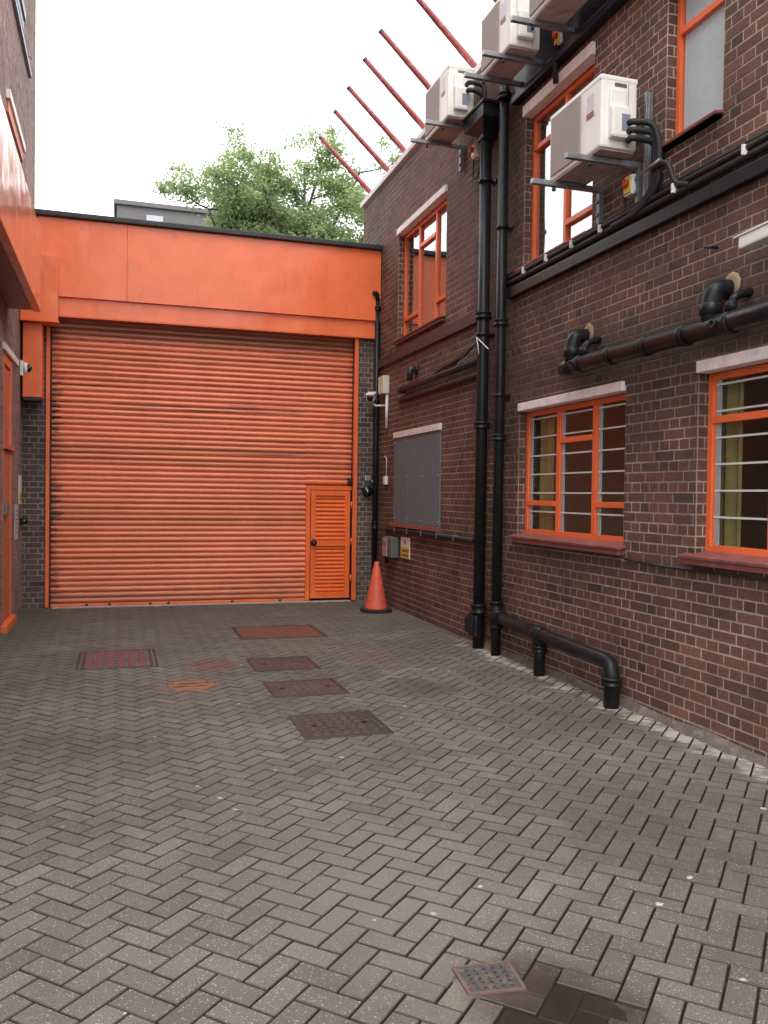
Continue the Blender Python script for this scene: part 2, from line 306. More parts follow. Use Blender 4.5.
# ------------------------------------------------------------------ mesh helpers (all in world coordinates, shifted to the thing's base when linked)
class MB:
    def __init__(s): s.v = []; s.f = []; s.mi = []; s.sm = []; s.tone = []
    def face(s, idx, mi=0, sm=False, tone=.5): s.f.append(tuple(idx)); s.mi.append(mi); s.sm.append(sm); s.tone.append(tone)
    def quad(s, a, b, c, d, mi=0, tone=.5):
        n = len(s.v); s.v += [a, b, c, d]; s.face((n, n + 1, n + 2, n + 3), mi, False, tone)
    def box(s, x0, x1, y0, y1, z0, z1, bev=0.0, mi=0):
        x0, x1 = min(x0, x1), max(x0, x1); y0, y1 = min(y0, y1), max(y0, y1); z0, z1 = min(z0, z1), max(z0, z1)
        b = min(bev, .45 * (x1 - x0), .45 * (y1 - y0), .45 * (z1 - z0))
        return s.obox(Matrix.Translation(((x0 + x1) / 2, (y0 + y1) / 2, (z0 + z1) / 2)), (x1 - x0) / 2, (y1 - y0) / 2, (z1 - z0) / 2, b, mi)
    def obox(s, mt, hx, hy, hz, b=0.0, mi=0):
        n = len(s.v)
        if b <= 0:
            for sx in (-1, 1):
                for sy in (-1, 1):
                    for sz in (-1, 1): s.v.append(tuple(mt @ Vector((sx * hx, sy * hy, sz * hz))))
            for q in ((0, 1, 3, 2), (4, 6, 7, 5), (0, 4, 5, 1), (2, 3, 7, 6), (0, 2, 6, 4), (1, 5, 7, 3)): s.face([n + i for i in q], mi)
            return
        bm = bmesh.new(); bmesh.ops.create_cube(bm, size=2)
        for v in bm.verts: v.co = Vector((v.co.x * hx, v.co.y * hy, v.co.z * hz))
        bmesh.ops.bevel(bm, geom=list(bm.edges), offset=b, segments=2, profile=.6, affect='EDGES')
        s.addbm(bm, mt, mi); bm.free()
    def addbm(s, bm, mt=Matrix.Identity(4), mi=0, sm=False):
        n = len(s.v); bm.verts.index_update()
        s.v += [tuple(mt @ v.co) for v in bm.verts]
        for f in bm.faces: s.face([n + v.index for v in f.verts], mi, sm)
    def tube(s, pts, r, seg=12, mi=0, cap=True, rs=None):
        pts = [Vector(p) for p in pts]; n0 = len(s.v); k = len(pts)
        ref = None
        for i, p in enumerate(pts):
            t = (pts[min(i + 1, k - 1)] - pts[max(i - 1, 0)]).normalized()
            if ref is None:
                ref = Vector((0, 0, 1)) if abs(t.z) < .9 else Vector((1, 0, 0))
            a = (ref - t * ref.dot(t)).normalized(); b = t.cross(a); ref = a
            rr = rs[i] if rs else r
            for j in range(seg):
                an = 2 * PI * j / seg
                s.v.append(tuple(p + a * (rr * math.cos(an)) + b * (rr * math.sin(an))))
        for i in range(k - 1):
            for j in range(seg):
                j2 = (j + 1) % seg
                s.face((n0 + i * seg + j, n0 + i * seg + j2, n0 + (i + 1) * seg + j2, n0 + (i + 1) * seg + j), mi, True)
        if cap:
            s.face([n0 + j for j in range(seg)][::-1], mi); s.face([n0 + (k - 1) * seg + j for j in range(seg)], mi)
    def lathe(s, c, prof, seg=20, mi=0, axis='z'):
        n0 = len(s.v); c = Vector(c)
        for (r, h) in prof:
            for j in range(seg):
                a = 2 * PI * j / seg; u, w = r * math.cos(a), r * math.sin(a)
                s.v.append(tuple(c + (Vector((u, w, h)) if axis == 'z' else Vector((h, u, w)) if axis == 'x' else Vector((u, h, w)))))
        for i in range(len(prof) - 1):
            for j in range(seg):
                j2 = (j + 1) % seg; s.face((n0 + i * seg + j, n0 + i * seg + j2, n0 + (i + 1) * seg + j2, n0 + (i + 1) * seg + j), mi, True)
        s.face([n0 + j for j in range(seg)][::-1], mi); s.face([n0 + (len(prof) - 1) * seg + j for j in range(seg)], mi)
    def prism(s, poly, z0, z1, mi=0):
        n = len(s.v); k = len(poly)
        s.v += [(x, y, z0) for x, y in poly] + [(x, y, z1) for x, y in poly]
        s.face([n + i for i in range(k)][::-1], mi); s.face([n + k + i for i in range(k)], mi)
        for i in range(k): s.face((n + i, n + (i + 1) % k, n + k + (i + 1) % k, n + k + i), mi)
    def build(s, name, mats, parent=None, base=None, tone=False):
        me = bpy.data.meshes.new(name)
        if parent is not None: base = parent['_base']
        if base is None: base = (0, 0, 0)
        bx, by, bz = base[0], base[1], base[2]
        me.from_pydata([(x - bx, y - by, z - bz) for x, y, z in s.v], [], s.f)
        if not isinstance(mats, (list, tuple)): mats = [mats]
        for m in mats: me.materials.append(m)
        me.polygons.foreach_set('material_index', s.mi); me.polygons.foreach_set('use_smooth', s.sm)
        if tone:
            a = me.attributes.new('tone', 'FLOAT', 'FACE'); a.data.foreach_set('value', s.tone)
        bm = bmesh.new(); bm.from_mesh(me)
        if not tone: bmesh.ops.recalc_face_normals(bm, faces=bm.faces)
        bm.to_mesh(me); bm.free(); me.update()
        o = bpy.data.objects.new(name, me); COL.objects.link(o)
        o['_base'] = (bx, by, bz)
        if parent is not None: o.parent = parent
        else: o.location = base
        return o
def tag(o, label, cat, group=None):
    o['label'] = label; o['category'] = cat
    if group: o['group'] = group
    return o
def thing(name, base, label, cat, group=None):
    o = bpy.data.objects.new(name, None); COL.objects.link(o); o.location = base; o.empty_display_size = .1
    o['_base'] = tuple(base); return tag(o, label, cat, group)
def struct(o): o['kind'] = 'structure'; return o
def bend(pts, r=.08, n=6):
    """round the corners of a polyline"""
    P = [Vector(p) for p in pts]; out = [P[0]]
    for i in range(1, len(P) - 1):
        a = (P[i - 1] - P[i]); b = (P[i + 1] - P[i]); rr = min(r, a.length * .49, b.length * .49)
        p0 = P[i] + a.normalized() * rr; p1 = P[i] + b.normalized() * rr
        for k in range(n + 1):
            t = k / n; out.append(p0 * (1 - t) ** 2 + P[i] * 2 * t * (1 - t) + p1 * t * t)
    out.append(P[-1]); return out

# ---- brick panels
def subtract(r, ops):
    out = [r]
    for (a0, a1, c0, c1) in ops:
        nx = []
        for (u0, u1, z0, z1) in out:
            if a0 >= u1 or a1 <= u0 or c0 >= z1 or c1 <= z0: nx.append((u0, u1, z0, z1)); continue
            if c0 > z0: nx.append((u0, u1, z0, c0))
            if c1 < z1: nx.append((u0, u1, c1, z1))
            zz0, zz1 = max(z0, c0), min(z1, c1)
            if a0 > u0: nx.append((u0, a0, zz0, zz1))
            if a1 < u1: nx.append((a1, u1, zz0, zz1))
        out = nx
    return out
def panel(mb, O, U, Nn, rect, ops=(), prot=.0028, shift=0.0, garden=False, rng=random):
    """English-bond bricks over a mortar sheet; u along U, z up, Nn the outward normal"""
    O = Vector(O); U = Vector(U); Nn = Vector(Nn); Z = Vector((0, 0, 1))
    flip = U.cross(Z).dot(Nn) < 0
    def P(u, z, d): return tuple(O + U * u + Z * z + Nn * d)
    u0, u1, z0, z1 = rect
    for (a, b, c, d) in subtract(rect, ops):
        q = [P(a, c, 0), P(b, c, 0), P(b, d, 0), P(a, d, 0)]
        if flip: q.reverse()
        mb.quad(*q, mi=1)
    J = .0058
    for k in range(math.floor(z0 / .075), math.ceil(z1 / .075)):
        zc0, zc1 = max(k * .075, z0), min(k * .075 + .075, z1)
        if zc1 - zc0 < .02: continue
        head = (k % 2 == 0)
        u = u0 - .45 + ((.05625 if head else 0) + shift) % .225
        while u < u1:
            w = .1125 if head else .225
            if head and rng.random() < .05: w = .225
            if not head and rng.random() < .07: w = .1125
            a, b = max(u, u0), min(u + w, u1); u += w
            if b - a < .025: continue
            t0 = min(1, max(0, rng.gauss(.5, .15)))
            if rng.random() < .05: t0 *= .3
            for (r0, r1, s0, s1) in subtract((a, b, zc0, zc1), ops):
                if r1 - r0 < .025 or s1 - s0 < .02: continue
                e = lambda s: rng.uniform(-s, s)
                A = [(r0 + J + e(.0012), s0 + J + e(.0012)), (r1 - J + e(.0012), s0 + J + e(.0012)), (r1 - J + e(.0012), s1 - J + e(.0012)), (r0 + J + e(.0012), s1 - J + e(.0012))]
                dd = prot + e(.0010); i = .0012
                B = [(A[0][0] + i, A[0][1] + i), (A[1][0] - i, A[1][1] + i), (A[2][0] - i, A[2][1] - i), (A[3][0] + i, A[3][1] - i)]
                n = len(mb.v)
                mb.v += [P(x, z, 0.0005) for x, z in A] + [P(x, z, dd) for x, z in B]
                fs = [(4, 5, 6, 7), (0, 1, 5, 4), (1, 2, 6, 5), (2, 3, 7, 6), (3, 0, 4, 7)]
                for f in fs:
                    f = [n + q for q in f]
                    if flip: f.reverse()
                    mb.face(f, 0, False, t0)

# ------------------------------------------------------------------ camera, light
cam = bpy.data.cameras.new('camera'); co = bpy.data.objects.new('camera', cam); COL.objects.link(co); S.camera = co
R = ((.95417617, -.29891, .01376), (.00726, -.02286, -.99971), (.29914, .95396, -.01964))
def _cam():
    f, yaw, pit, rol = 850., .303684603, -.0194201637, .0137620981
    cy, sy = math.cos(yaw), math.sin(yaw); cp, sp = math.cos(pit), math.sin(pit)
    fw = Vector((sy * cp, cy * cp, sp)); rt = Vector((cy, -sy, 0)); up = rt.cross(fw)
    c, s = math.cos(rol), math.sin(rol); r2 = c * rt + s * up; u2 = -s * rt + c * up
    m = Matrix.Identity(4)
    for i in range(3): m[i][0] = r2[i]; m[i][1] = u2[i]; m[i][2] = -fw[i]
    m[2][3] = 1.6; co.matrix_world = m
    cam.sensor_fit = 'VERTICAL'; cam.sensor_height = 24; cam.sensor_width = 24; cam.lens = f * 24 / 1024
    cam.clip_start = .05; cam.clip_end = 2000
_cam()
EL, ROT = math.radians(58), math.radians(200)
w = bpy.data.worlds.new('World'); S.world = w; w.use_nodes = True
nt = w.node_tree; bg = nt.nodes['Background']
sky = nt.nodes.new('ShaderNodeTexSky'); sky.sky_type = 'NISHITA'; sky.sun_disc = False
sky.sun_elevation = EL; sky.sun_rotation = ROT; sky.air_density = 1; sky.dust_density = 4; sky.ozone_density = 1
mx = nt.nodes.new('ShaderNodeMix'); mx.data_type = 'RGBA'; mx.inputs[0].default_value = .88
nt.links.new(sky.outputs[0], mx.inputs[6]); mx.inputs[7].default_value = (12.2, 12.3, 12.6, 1)   # the cloud deck
nt.links.new(mx.outputs[2], bg.inputs[0]); bg.inputs[1].default_value = .12
sd = bpy.data.lights.new('sun', 'SUN'); so = bpy.data.objects.new('sun', sd); COL.objects.link(so)
sd.energy = .7; sd.angle = math.radians(35); sd.color = (1, .97, .93)
# rotation such that the light comes from the sky's sun direction
dirv = Vector((math.sin(ROT) * math.cos(EL), math.cos(ROT) * math.cos(EL), math.sin(EL)))
so.rotation_euler = dirv.to_track_quat('Z', 'Y').to_euler()
S.view_settings.view_transform = 'Standard'; S.view_settings.look = 'None'; S.view_settings.gamma = 1
S.view_settings.exposure = .98
S.cycles.use_denoising = True
S.cycles.max_bounces = 8; S.cycles.transparent_max_bounces = 12
S.cycles.sample_clamp_indirect = 8

# ------------------------------------------------------------------ ground
XW, XL, YG = 3.756, -1.236, 12.376       # mortar planes: right wall, left wall, gate piers
mb = MB(); mb.quad((-600, -600, -.12), (600, -600, -.12), (600, 600, -.12), (-600, 600, -.12)); struct(mb.build('ground', M['asphalt']))
mb = MB(); mb.box(-1.6, 4.0, -4, 12.9, -.1, -.024); struct(mb.build('jointing_sand', M['joint']))
PUD = [(1.26, 2.64), (1.40, 2.55), (1.5, 2.44), (1.53, 2.28), (1.45, 2.1), (1.28, 2.02), (1.12, 2.15), (1.10, 2.42)]
def inside(x, y, poly):
    r = False; j = len(poly) - 1
    for i in range(len(poly)):
        xi, yi = poly[i]; xj, yj = poly[j]
        if (yi > y) != (yj > y) and x < (xj - xi) * (y - yi) / (yj - yi) + xi: r = not r
        j = i
    return r
mb = MB(); q2 = math.sqrt(.5)
# a corner point where u - v = 1 (mod 4) sits at (0.26, 2.903)
u00 = (.26 * q2 + 2.903 * q2) / .1 - 1; v00 = (-.26 * q2 + 2.903 * q2) / .1
def paver(a, b, du, dv):
    g = .043
    c = [(a + g, b + g), (a + du - g, b + g), (a + du - g, b + dv - g), (a + g, b + dv - g)]
    def W(u, v): u = (u + u00) * .1; v = (v + v00) * .1; return (u * q2 - v * q2, u * q2 + v * q2)
    cx, cy = W(a + du / 2, b + dv / 2)
    if not (-1.4 < cx < 3.86 and -3.5 < cy < 12.6): return
    near = any(1.06 < W(a + i * du / 6, b + j * dv / 6)[0] < 1.32 and 2.44 < W(a + i * du / 6, b + j * dv / 6)[1] < 2.68 for i in range(7) for j in range(7))
    low = inside(cx, cy, PUD)
    h = random.uniform(-.0012, .0012) - (.004 if near else .008 if low else 0)
    t = min(1, max(0, random.gauss(.5, .2))); mi = 1 if low else 0
    k = .022; n = len(mb.v); tl = [random.uniform(-.0014, .0014) for _ in range(4)]
    i = [(c[0][0] + k, c[0][1] + k), (c[1][0] - k, c[1][1] + k), (c[2][0] - k, c[2][1] - k), (c[3][0] + k, c[3][1] - k)]
    for j, (u, v) in enumerate(i): mb.v.append((*W(u, v), h + tl[j]))
    c = [(u + random.uniform(-.009, .009), v + random.uniform(-.009, .009)) for u, v in c]
    for u, v in c: mb.v.append((*W(u, v), h - .004))
    for u, v in c: mb.v.append((*W(u, v), -.035))
    mb.face((n, n + 1, n + 2, n + 3), mi, False, t)
    for j in range(4):
        j2 = (j + 1) % 4
        mb.face((n + 4 + j, n + 4 + j2, n + j2, n + j), 3, False, t)
        mb.face((n + 8 + j, n + 8 + j2, n + 4 + j2, n + 4 + j), 2, False, t)
for yy in range(-120, 160):
    for xx in range(-120, 160):
        if (xx - yy) % 4 == 0: paver(xx, yy, 2, 1)
        if (xx - yy - 2) % 4 == 0: paver(xx, yy - 1, 1, 2)
struct(mb.build('paving', [M['paver'], M['paver_wet'], M['joint'], M['chamfer']], tone=True))
mb = MB(); c0 = (1.35, 2.28); n = len(PUD)
mb.v = [(x, y, -.0055) for x, y in PUD]; mb.face(range(n)); struct(mb.build('puddle', M['water']))
mb = MB(); mb.box(-.85, 3.36, 12.33, 12.7, -.05, .012, .006); struct(mb.build('gate_threshold', M['concrete']))
# mortar fillet, coloured dark for the gap at the foot of the right wall
mb = MB(); pts = [3.2 + i * .09 for i in range(60)]
for i in range(len(pts) - 1):
    f = lambda y: 3.70 + .018 * math.sin(y * 5.1) + .012 * math.sin(y * 13.7) 
    y0, y1 = pts[i], pts[i + 1]
    z0, z1 = .055 + .008 * math.sin(y0 * 7), .055 + .008 * math.sin(y1 * 7)
    mb.quad((f(y0), y0, -.004), (f(y1), y1, -.004), (3.752, y1, z1), (3.752, y0, z0))
struct(mb.build('wall_fillet', simple('dark_fillet', (.13, .105, .09), .9, .4, 6, dirt=(.3, .25, .22), dirt_amt=.6, bmp=.5)))

# ------------------------------------------------------------------ right building
rb = thing('brick_building', (3.75, 8.0, 0), 'two storey dark red brick building with orange framed windows on the right', 'building')
OPS = [(5.75, 7.585, 1.18, 2.48), (3.05, 4.885, 1.18, 2.48), (9.68, 11.49, 1.18, 2.44), (9.62, 11.45, 3.74, 5.30), (6.30, 7.55, 3.80, 5.32), (4.70, 5.31, 4.10, 5.3)]
mb = MB(); rect = (1.2, 13.3, -.05, 6.24)
panel(mb, (XW, 0, 0), (0, 1, 0), (-1, 0, 0), rect, OPS)
for (y0, y1, z0, z1) in OPS:                                   # brick reveals
    panel(mb, (XW, y0, 0), (1, 0, 0), (0, 1, 0), (0, .2, z0, z1))
    panel(mb, (XW, y1, 0), (1, 0, 0), (0, -1, 0), (0, .2, z0, z1))
    mb.quad((XW, y0, z1), (XW, y1, z1), (XW + .2, y1, z1), (XW + .2, y0, z1), 1)
    mb.quad((XW, y0, z0), (XW, y1, z0), (XW + .2, y1, z0), (XW + .2, y0, z0), 1)
mb.quad((XW, 13.3, -.1), (12, 13.3, -.1), (12, 13.3, 6.24), (XW, 13.3, 6.24), 1)
mb.quad((XW, 1.2, -.1), (12, 1.2, -.1), (12, 1.2, 6.24), (XW, 1.2, 6.24), 1)
mb.quad((12, 1.2, -.1), (12, 13.3, -.1), (12, 13.3, 6.24), (12, 1.2, 6.24), 1)
mb.build('wall', [M['brick'], M['mortar']], rb, tone=True)
mb = MB(); mb.box(3.71, 4.1, 7.85, 13.36, 6.24, 6.32, .01); mb.build('coping', M['whiteconc'], rb)
mb = MB(); mb.box(4.101, 12, 1.2, 13.3, 6.1, 6.2); mb.build('roof', M['roof'], rb)
mb = MB(); mb.box(3.66, 3.748, 1.2, 7.7, 5.46, 5.53, .008); mb.box(3.69, 3.748, 1.2, 7.7, 5.532, 6.1, .006); mb.box(3.64, 4.1, 1.2, 7.7, 6.102, 6.2, .01); mb.build('eaves_fascia', M['black'], rb)
mb = MB(); mb.box(3.715, 3.752, 8.62, 12.33, 3.50, 3.64, .008); mb.build('string_course', M['bandbrown'], rb)
mb = MB(); mb.box(3.70, 3.752, 1.2, 7.8, 3.58, 3.68, .008); mb.build('string_course', M['black'], rb)
# rooms behind the windows
mb = MB()
for (y0, y1, z0, z1) in ((1.3, 8.4, .2, 3.1), (8.6, 13.1, .2, 3.1), (1.3, 5.6, 3.3, 5.9), (5.62, 8.4, 3.3, 5.9), (8.6, 13.1, 3.3, 5.9)):
    x0, x1 = 3.97, 6.5
    mb.quad((x1, y0, z0), (x1, y1, z0), (x1, y1, z1), (x1, y0, z1)); mb.quad((x0, y0, z0), (x1, y0, z0), (x1, y0, z1), (x0, y0, z1))
    mb.quad((x0, y1, z0), (x1, y1, z0), (x1, y1, z1), (x0, y1, z1)); mb.quad((x0, y0, z0), (x1, y0, z0), (x1, y1, z0), (x0, y1, z0))
    mb.quad((x0, y0, z1), (x1, y0, z1), (x1, y1, z1), (x0, y1, z1))
mb.build('room_interior', M['plaster'], rb)

FX0, FX1 = 3.835, 3.885
def window(y0, y1, z0, z1, mull, trans, panes='glass', lintel=None, sill=None, louvres=False, frame_w=.05, lintel_mat='pinkconc', proud=.03, bead=True, mw=.03):
    """trans: for each light (from low y to high y) the list of transom heights"""
    m = MB(); w_ = frame_w
    m.box(FX0, FX1, y0, y0 + w_, z0, z1, .004); m.box(FX0, FX1, y1 - w_, y1, z0, z1, .004)
    m.box(FX0 + .001, FX1, y0 + w_, y1 - w_, z0, z0 + w_, .004); m.box(FX0 + .001, FX1, y0 + w_, y1 - w_, z1 - w_, z1, .004)
    for q in mull: m.box(FX0 + .002, FX1 - .002, q - mw, q + mw, z0 + w_, z1 - w_, .004)
    ed = [y0 + w_] + [v for q in mull for v in (q - mw, q + mw)] + [y1 - w_]
    lights = [(ed[2 * i], ed[2 * i + 1]) for i in range(len(mull) + 1)]
    for (a, b), ts in zip(lights, trans):
        for t in ts: m.box(FX0 - .006, FX1 - .004, a, b, t - .024, t + .024, .004)
        # opening casement bead
        if bead: m.box(FX0 + .012, FX0 + .034, a, a + .018, z0 + w_, z1 - w_); m.box(FX0 + .012, FX0 + .034, b - .018, b, z0 + w_, z1 - w_)
    fr = m.build('window', M['or_win'], rb)
    for (a, b), ts in zip(lights, trans):
        zz = [z0 + w_] + ts + [z1 - w_]
        for i in range(len(zz) - 1):
            m = MB(); m.box(3.866, 3.872, a + .012, b - .012, zz[i] + .005, zz[i + 1] - .005); m.build('pane', M[panes], fr)
        if louvres:
            m = MB(); zs = z1 - w_ - .03
            while zs > z0 + w_ + .03:
                if all(abs(zs - t) > .045 for t in ts): m.box(3.846, 3.86, a + .02, b - .02, zs - .0065, zs + .0065, 0)
                zs -= .178
            m.build('louvre_rack', M['louvre'], fr)
            m = MB(); m.box(3.851, 3.862, b - .06, b - .02, z0 + w_, z1 - w_); m.build('louvre_channel', M['clip'], fr)
    if lintel:
        m = MB(); m.box(3.75 - proud, 3.83, *lintel, .008); m.build('lintel', M[lintel_mat], fr)
    if sill:
        a, b, c, d = sill
        m = MB(); m.v = []; n = 14
        # two courses of quarry tiles, sloping out
        k = max(2, round((b - a) / .3)); st = (b - a) / k
        for i in range(k):
            ya, yb = a + i * st + .002, a + (i + 1) * st - .002; j = random.uniform(-.003, .003)
            mt = Matrix.Translation((3.765, (ya + yb) / 2, d - .022 + j)) @ Matrix.Rotation(math.radians(-12), 4, 'Y') 
            m.obox(mt, .085, (yb - ya) / 2, .011, .004)
        m.box(3.70, 3.85, a + .03, b - .03, c, d - .05, .006)
        m.build('sill', M['sillred'], fr)
    return fr
f1 = window(5.75, 7.585, 1.245, 2.437, [6.33, 6.95], [[1.548], [2.12], [1.548]], 'glass', (5.765, 7.56, 2.437, 2.515), (5.71, 7.64, 1.16, 1.25), True)
f2 = window(3.05, 4.885, 1.245, 2.455, [3.65, 4.27], [[1.548], [2.14], [2.14]], 'glass', (3.03, 4.87, 2.455, 2.535), (2.98, 4.98, 1.16, 1.25), True)
fA = window(9.62, 11.45, 3.80, 5.26, [10.18, 10.81], [[4.075], [4.94], [4.075]], 'glass_up', (9.60, 11.47, 5.26, 5.345), (9.60, 11.5, 3.72, 3.80), lintel_mat='whiteconc', frame_w=.05, bead=False, mw=.028)
fB = window(6.30, 7.55, 3.85, 5.285, [6.91], [[4.08, 4.99], [4.975]], 'glass_up', (6.29, 7.56, 5.285, 5.39), (6.29, 7.6, 3.77, 3.85), frame_w=.045, bead=False, mw=.024)
fC = window(4.70, 5.31, 4.16, 5.27, [], [[4.955]], 'frost', (4.68, 5.32, 5.27, 5.36), (4.68, 5.36, 4.11, 4.16), frame_w=.045, bead=False)
# curtains, white blind, added pale grey strip behind glass
def curtain(par, y0, y1, z0, z1, mat, x=3.945, amp=.02):
    m = MB(); k = int((y1 - y0) / .02); 
    for i in range(k):
        a = y0 + (y1 - y0) * i / k; b = y0 + (y1 - y0) * (i + 1) / k
        xa = x + amp * math.sin(a * 52); xb = x + amp * math.sin(b * 52)
        m.quad((xa, a, z0), (xb, b, z0), (xb, b, z1), (xa, a, z1))
    m.build('curtain', M[mat], par)
curtain(f1, 7.2, 7.5, 1.2, 2.5, 'curtain'); curtain(f2, 4.66, 4.89, 1.2, 2.5, 'curtain')
m = MB(); m.box(3.9, 3.91, 6.3, 7.36, 3.9, 5.24); m.build('blind', M['white'], fB)
m = MB(); m.box(3.91, 3.918, 7.362, 7.62, 3.9, 5.24); m.build('frosted_grey', M['frost'], fB)
# boarded-over window
m = MB()
for i in range(3): m.box(3.738 + .0015 * (i % 2), 3.80, 9.685 + i * .6, 10.283 + i * .6, 1.225, 2.405, .003)
bd = m.build('window_board', M['board'], rb); 
for i in range(4):
    for z in (1.28, 1.85, 2.34):
        yy = 9.74 + i * .57; m = MB(); m.lathe((3.728, yy, z), [(.0, 0), (.012, .001), (.014, .01)], 8, axis='x'); m.build('screw_head', M['galv'], bd)
m = MB(); m.box(3.72, 3.83, 9.67, 11.49, 2.408, 2.49, .006); m.build('lintel', M['whiteconc'], bd)
m = MB(); m.box(3.69, 3.80, 9.64, 11.56, 1.165, 1.222, .008); m.build('sill', M['sillred'], bd)

# ------------------------------------------------------------------ left building
lb = thing('brick_building', (-1.3, 10.0, 0), 'tall grey brown brick building with orange canopy at the left edge', 'building')
mb = MB(); LO = [(10.42, 11.26, 0, 3.16)]
panel(mb, (XL, 0, 0), (0, 1, 0), (1, 0, 0), (3.0, 14.0, -.05, 11.5), LO, shift=.06)
panel(mb, (XL, 11.26, 0), (-1, 0, 0), (0, -1, 0), (0, .15, 0, 3.16)); panel(mb, (XL, 10.42, 0), (-1, 0, 0), (0, 1, 0), (0, .15, 0, 3.16))
mb.quad((XL, 10.42, 3.16), (XL - .15, 10.42, 3.16), (XL - .15, 11.26, 3.16), (XL, 11.26, 3.16), 1)
mb.quad((XL, 14, -.1), (-9, 14, -.1), (-9, 14, 11.5), (XL, 14, 11.5), 1); mb.quad((XL, 3, -.1), (-9, 3, -.1), (-9, 3, 11.5), (XL, 3, 11.5), 1)
mb.quad((XL, 3, 11.5), (-9, 3, 11.5), (-9, 14, 11.5), (XL, 14, 11.5), 1); mb.quad((-9, 3, -.1), (-9, 14, -.1), (-9, 14, 11.5), (-9, 3, 11.5), 1)
mb.build('wall', [M['brick_left'], M['mortar_left']], lb, tone=True)
mb = MB()
for i in range(5):
    y0 = 4.6 + i * 1.24; mb.box(-.96, -.88, y0, y0 + 1.238, 3.70, 4.63, .006)
mb.box(-1.228, -.961, 4.6, 10.78, 4.54, 4.62, .006); mb.box(-1.228, -.961, 10.73, 10.778, 3.71, 4.53, .004)
cn = mb.build('canopy', M['or_canopy'], lb)
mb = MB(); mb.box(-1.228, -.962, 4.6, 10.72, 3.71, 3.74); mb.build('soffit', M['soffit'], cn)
# door set
mb = MB(); X0, X1 = -1.30, -1.235
mb.box(X0, X1, 11.14, 11.255, .1, 3.15, .006); mb.box(X0, X1, 10.425, 10.51, .1, 3.15, .006); mb.box(X0, X1 - .002, 10.51, 11.14, 3.05, 3.15, .006)
dr = mb.build('door', M['or_win'], lb)
mb = MB(); mb.box(-1.29, -1.242, 10.51, 11.14, .1, 2.06, .004); mb.build('door_leaf', M['or_faded'], dr)
mb = MB(); mb.box(-1.30, -1.20, 10.43, 11.27, 2.07, 2.125, .006); mb.build('transom_ledge', M['or_faded'], dr)
mb = MB(); mb.box(-1.285, -1.262, 10.512, 11.138, 2.13, 3.048, .004); mb.build('upper_panel', M['or_faded'], dr)
mb = MB(); mb.box(-1.24, -1.205, 10.52, 10.78, 1.31, 1.46, .008); mb.build('push_plate', M['greymetal'], dr)
mb = MB(); mb.box(-1.32, -1.17, 10.3, 11.26, -.03, .085, .012); mb.build('door_step', M['or_win'], dr)
mb = MB(); mb.box(-1.25, -1.205, 10.3, 11.7, 3.17, 3.25, .008); mb.build('lintel', M['whiteconc'], dr)
# high windows, seen edge on
def edge_window(y0, y1, z0, hd_mat, red=True):
    mb = MB(); mb.box(-1.25, -1.185, y0, y1, z0, z0 + .1, .008); o = mb.build('window', M[hd_mat], lb)
    mb = MB(); mb.box(-1.24, -1.21, y0 + .04, y1 - .04, z0 - .14, z0 - .004, .005); mb.build('frame', M['or_faded' if red else 'greymetal'], o)
    return o
edge_window(10.5, 12.15, 6.02, 'whiteconc')
o = edge_window(11.0, 12.1, 7.7, 'greymetal', False)
mb = MB(); mb.box(-1.25, -1.19, 9.2, 12.95, 7.36, 7.43, .006); mb.tube([(-1.24, 12.45, 7.41), (-1.17, 12.5, 7.46), (-1.16, 12.62, 7.48)], .012, 8); mb.build('opening_vent', M['greymetal'], lb)

# ------------------------------------------------------------------ gatehouse
gh = thing('gatehouse', (1.25, 12.6, 0), 'flat roofed vehicle entrance with orange fascia closing the end of the yard', 'gatehouse')
mb = MB()
panel(mb, (0, YG, 0), (1, 0, 0), (0, -1, 0), (-1.236, -.93, -.05, 5.2), shift=.04); panel(mb, (0, YG, 0), (1, 0, 0), (0, -1, 0), (3.442, 3.75, -.05, 5.2), shift=.1)
panel(mb, (-.93, YG, 0), (0, 1, 0), (1, 0, 0), (0, .3, -.05, 4.2)); panel(mb, (3.442, YG, 0), (0, 1, 0), (-1, 0, 0), (0, .3, -.05, 4.2))
mb.quad((-1.23, 12.9, -.1), (3.75, 12.9, -.1), (3.75, 12.9, 5.2), (-1.23, 12.9, 5.2), 1)
mb.quad((-1.23, 12.4, 4.25), (3.75, 12.4, 4.25), (3.75, 12.9, 4.25), (-1.23, 12.9, 4.25), 1)
mb.build('wall', [M['brick_pier'], M['mortar_pier']], gh, tone=True)
mb = MB()
for a, b in ((-1.05, .098), (.1, 3.742)): mb.box(a, b, 12.255, 12.37, 4.215, 5.262, .004)
mb.build('fascia_panel', M['or_fascia'], gh)
mb = MB(); mb.box(-.80, 3.70, 12.30, 12.372, 3.965, 4.24, .005); mb.box(-.8, 3.7, 12.3, 12.6, 3.955, 3.964); mb.build('fascia_skirt', M['or_fascia'], gh)
mb = MB(); mb.box(-1.225, -.77, 11.98, 12.25, 3.83, 4.68, .006); mb.box(-1.225, -.755, 11.96, 12.28, 3.81, 3.83); hb = mb.build('end_box', M['or_fascia'], gh)
mb = MB(); mb.box(-1.20, -.965, 12.06, 12.365, 2.83, 3.805, .006); mo = mb.build('motor_box', M['or_guide'], gh)
mb = MB(); mb.box(-1.19, -.975, 12.07, 12.36, 2.79, 2.829); mb.build('base_plate', M['blackmat'], mo)
mb = MB(); mb.box(-1.23, 3.747, 12.19, 12.5, 5.264, 5.335, .012); mb.build('roof_trim', M['blackmat'], gh)
mb = MB(); mb.box(-1.23, 3.75, 12.501, 17, 5.2, 5.3); mb.build('roof', M['roof'], gh)

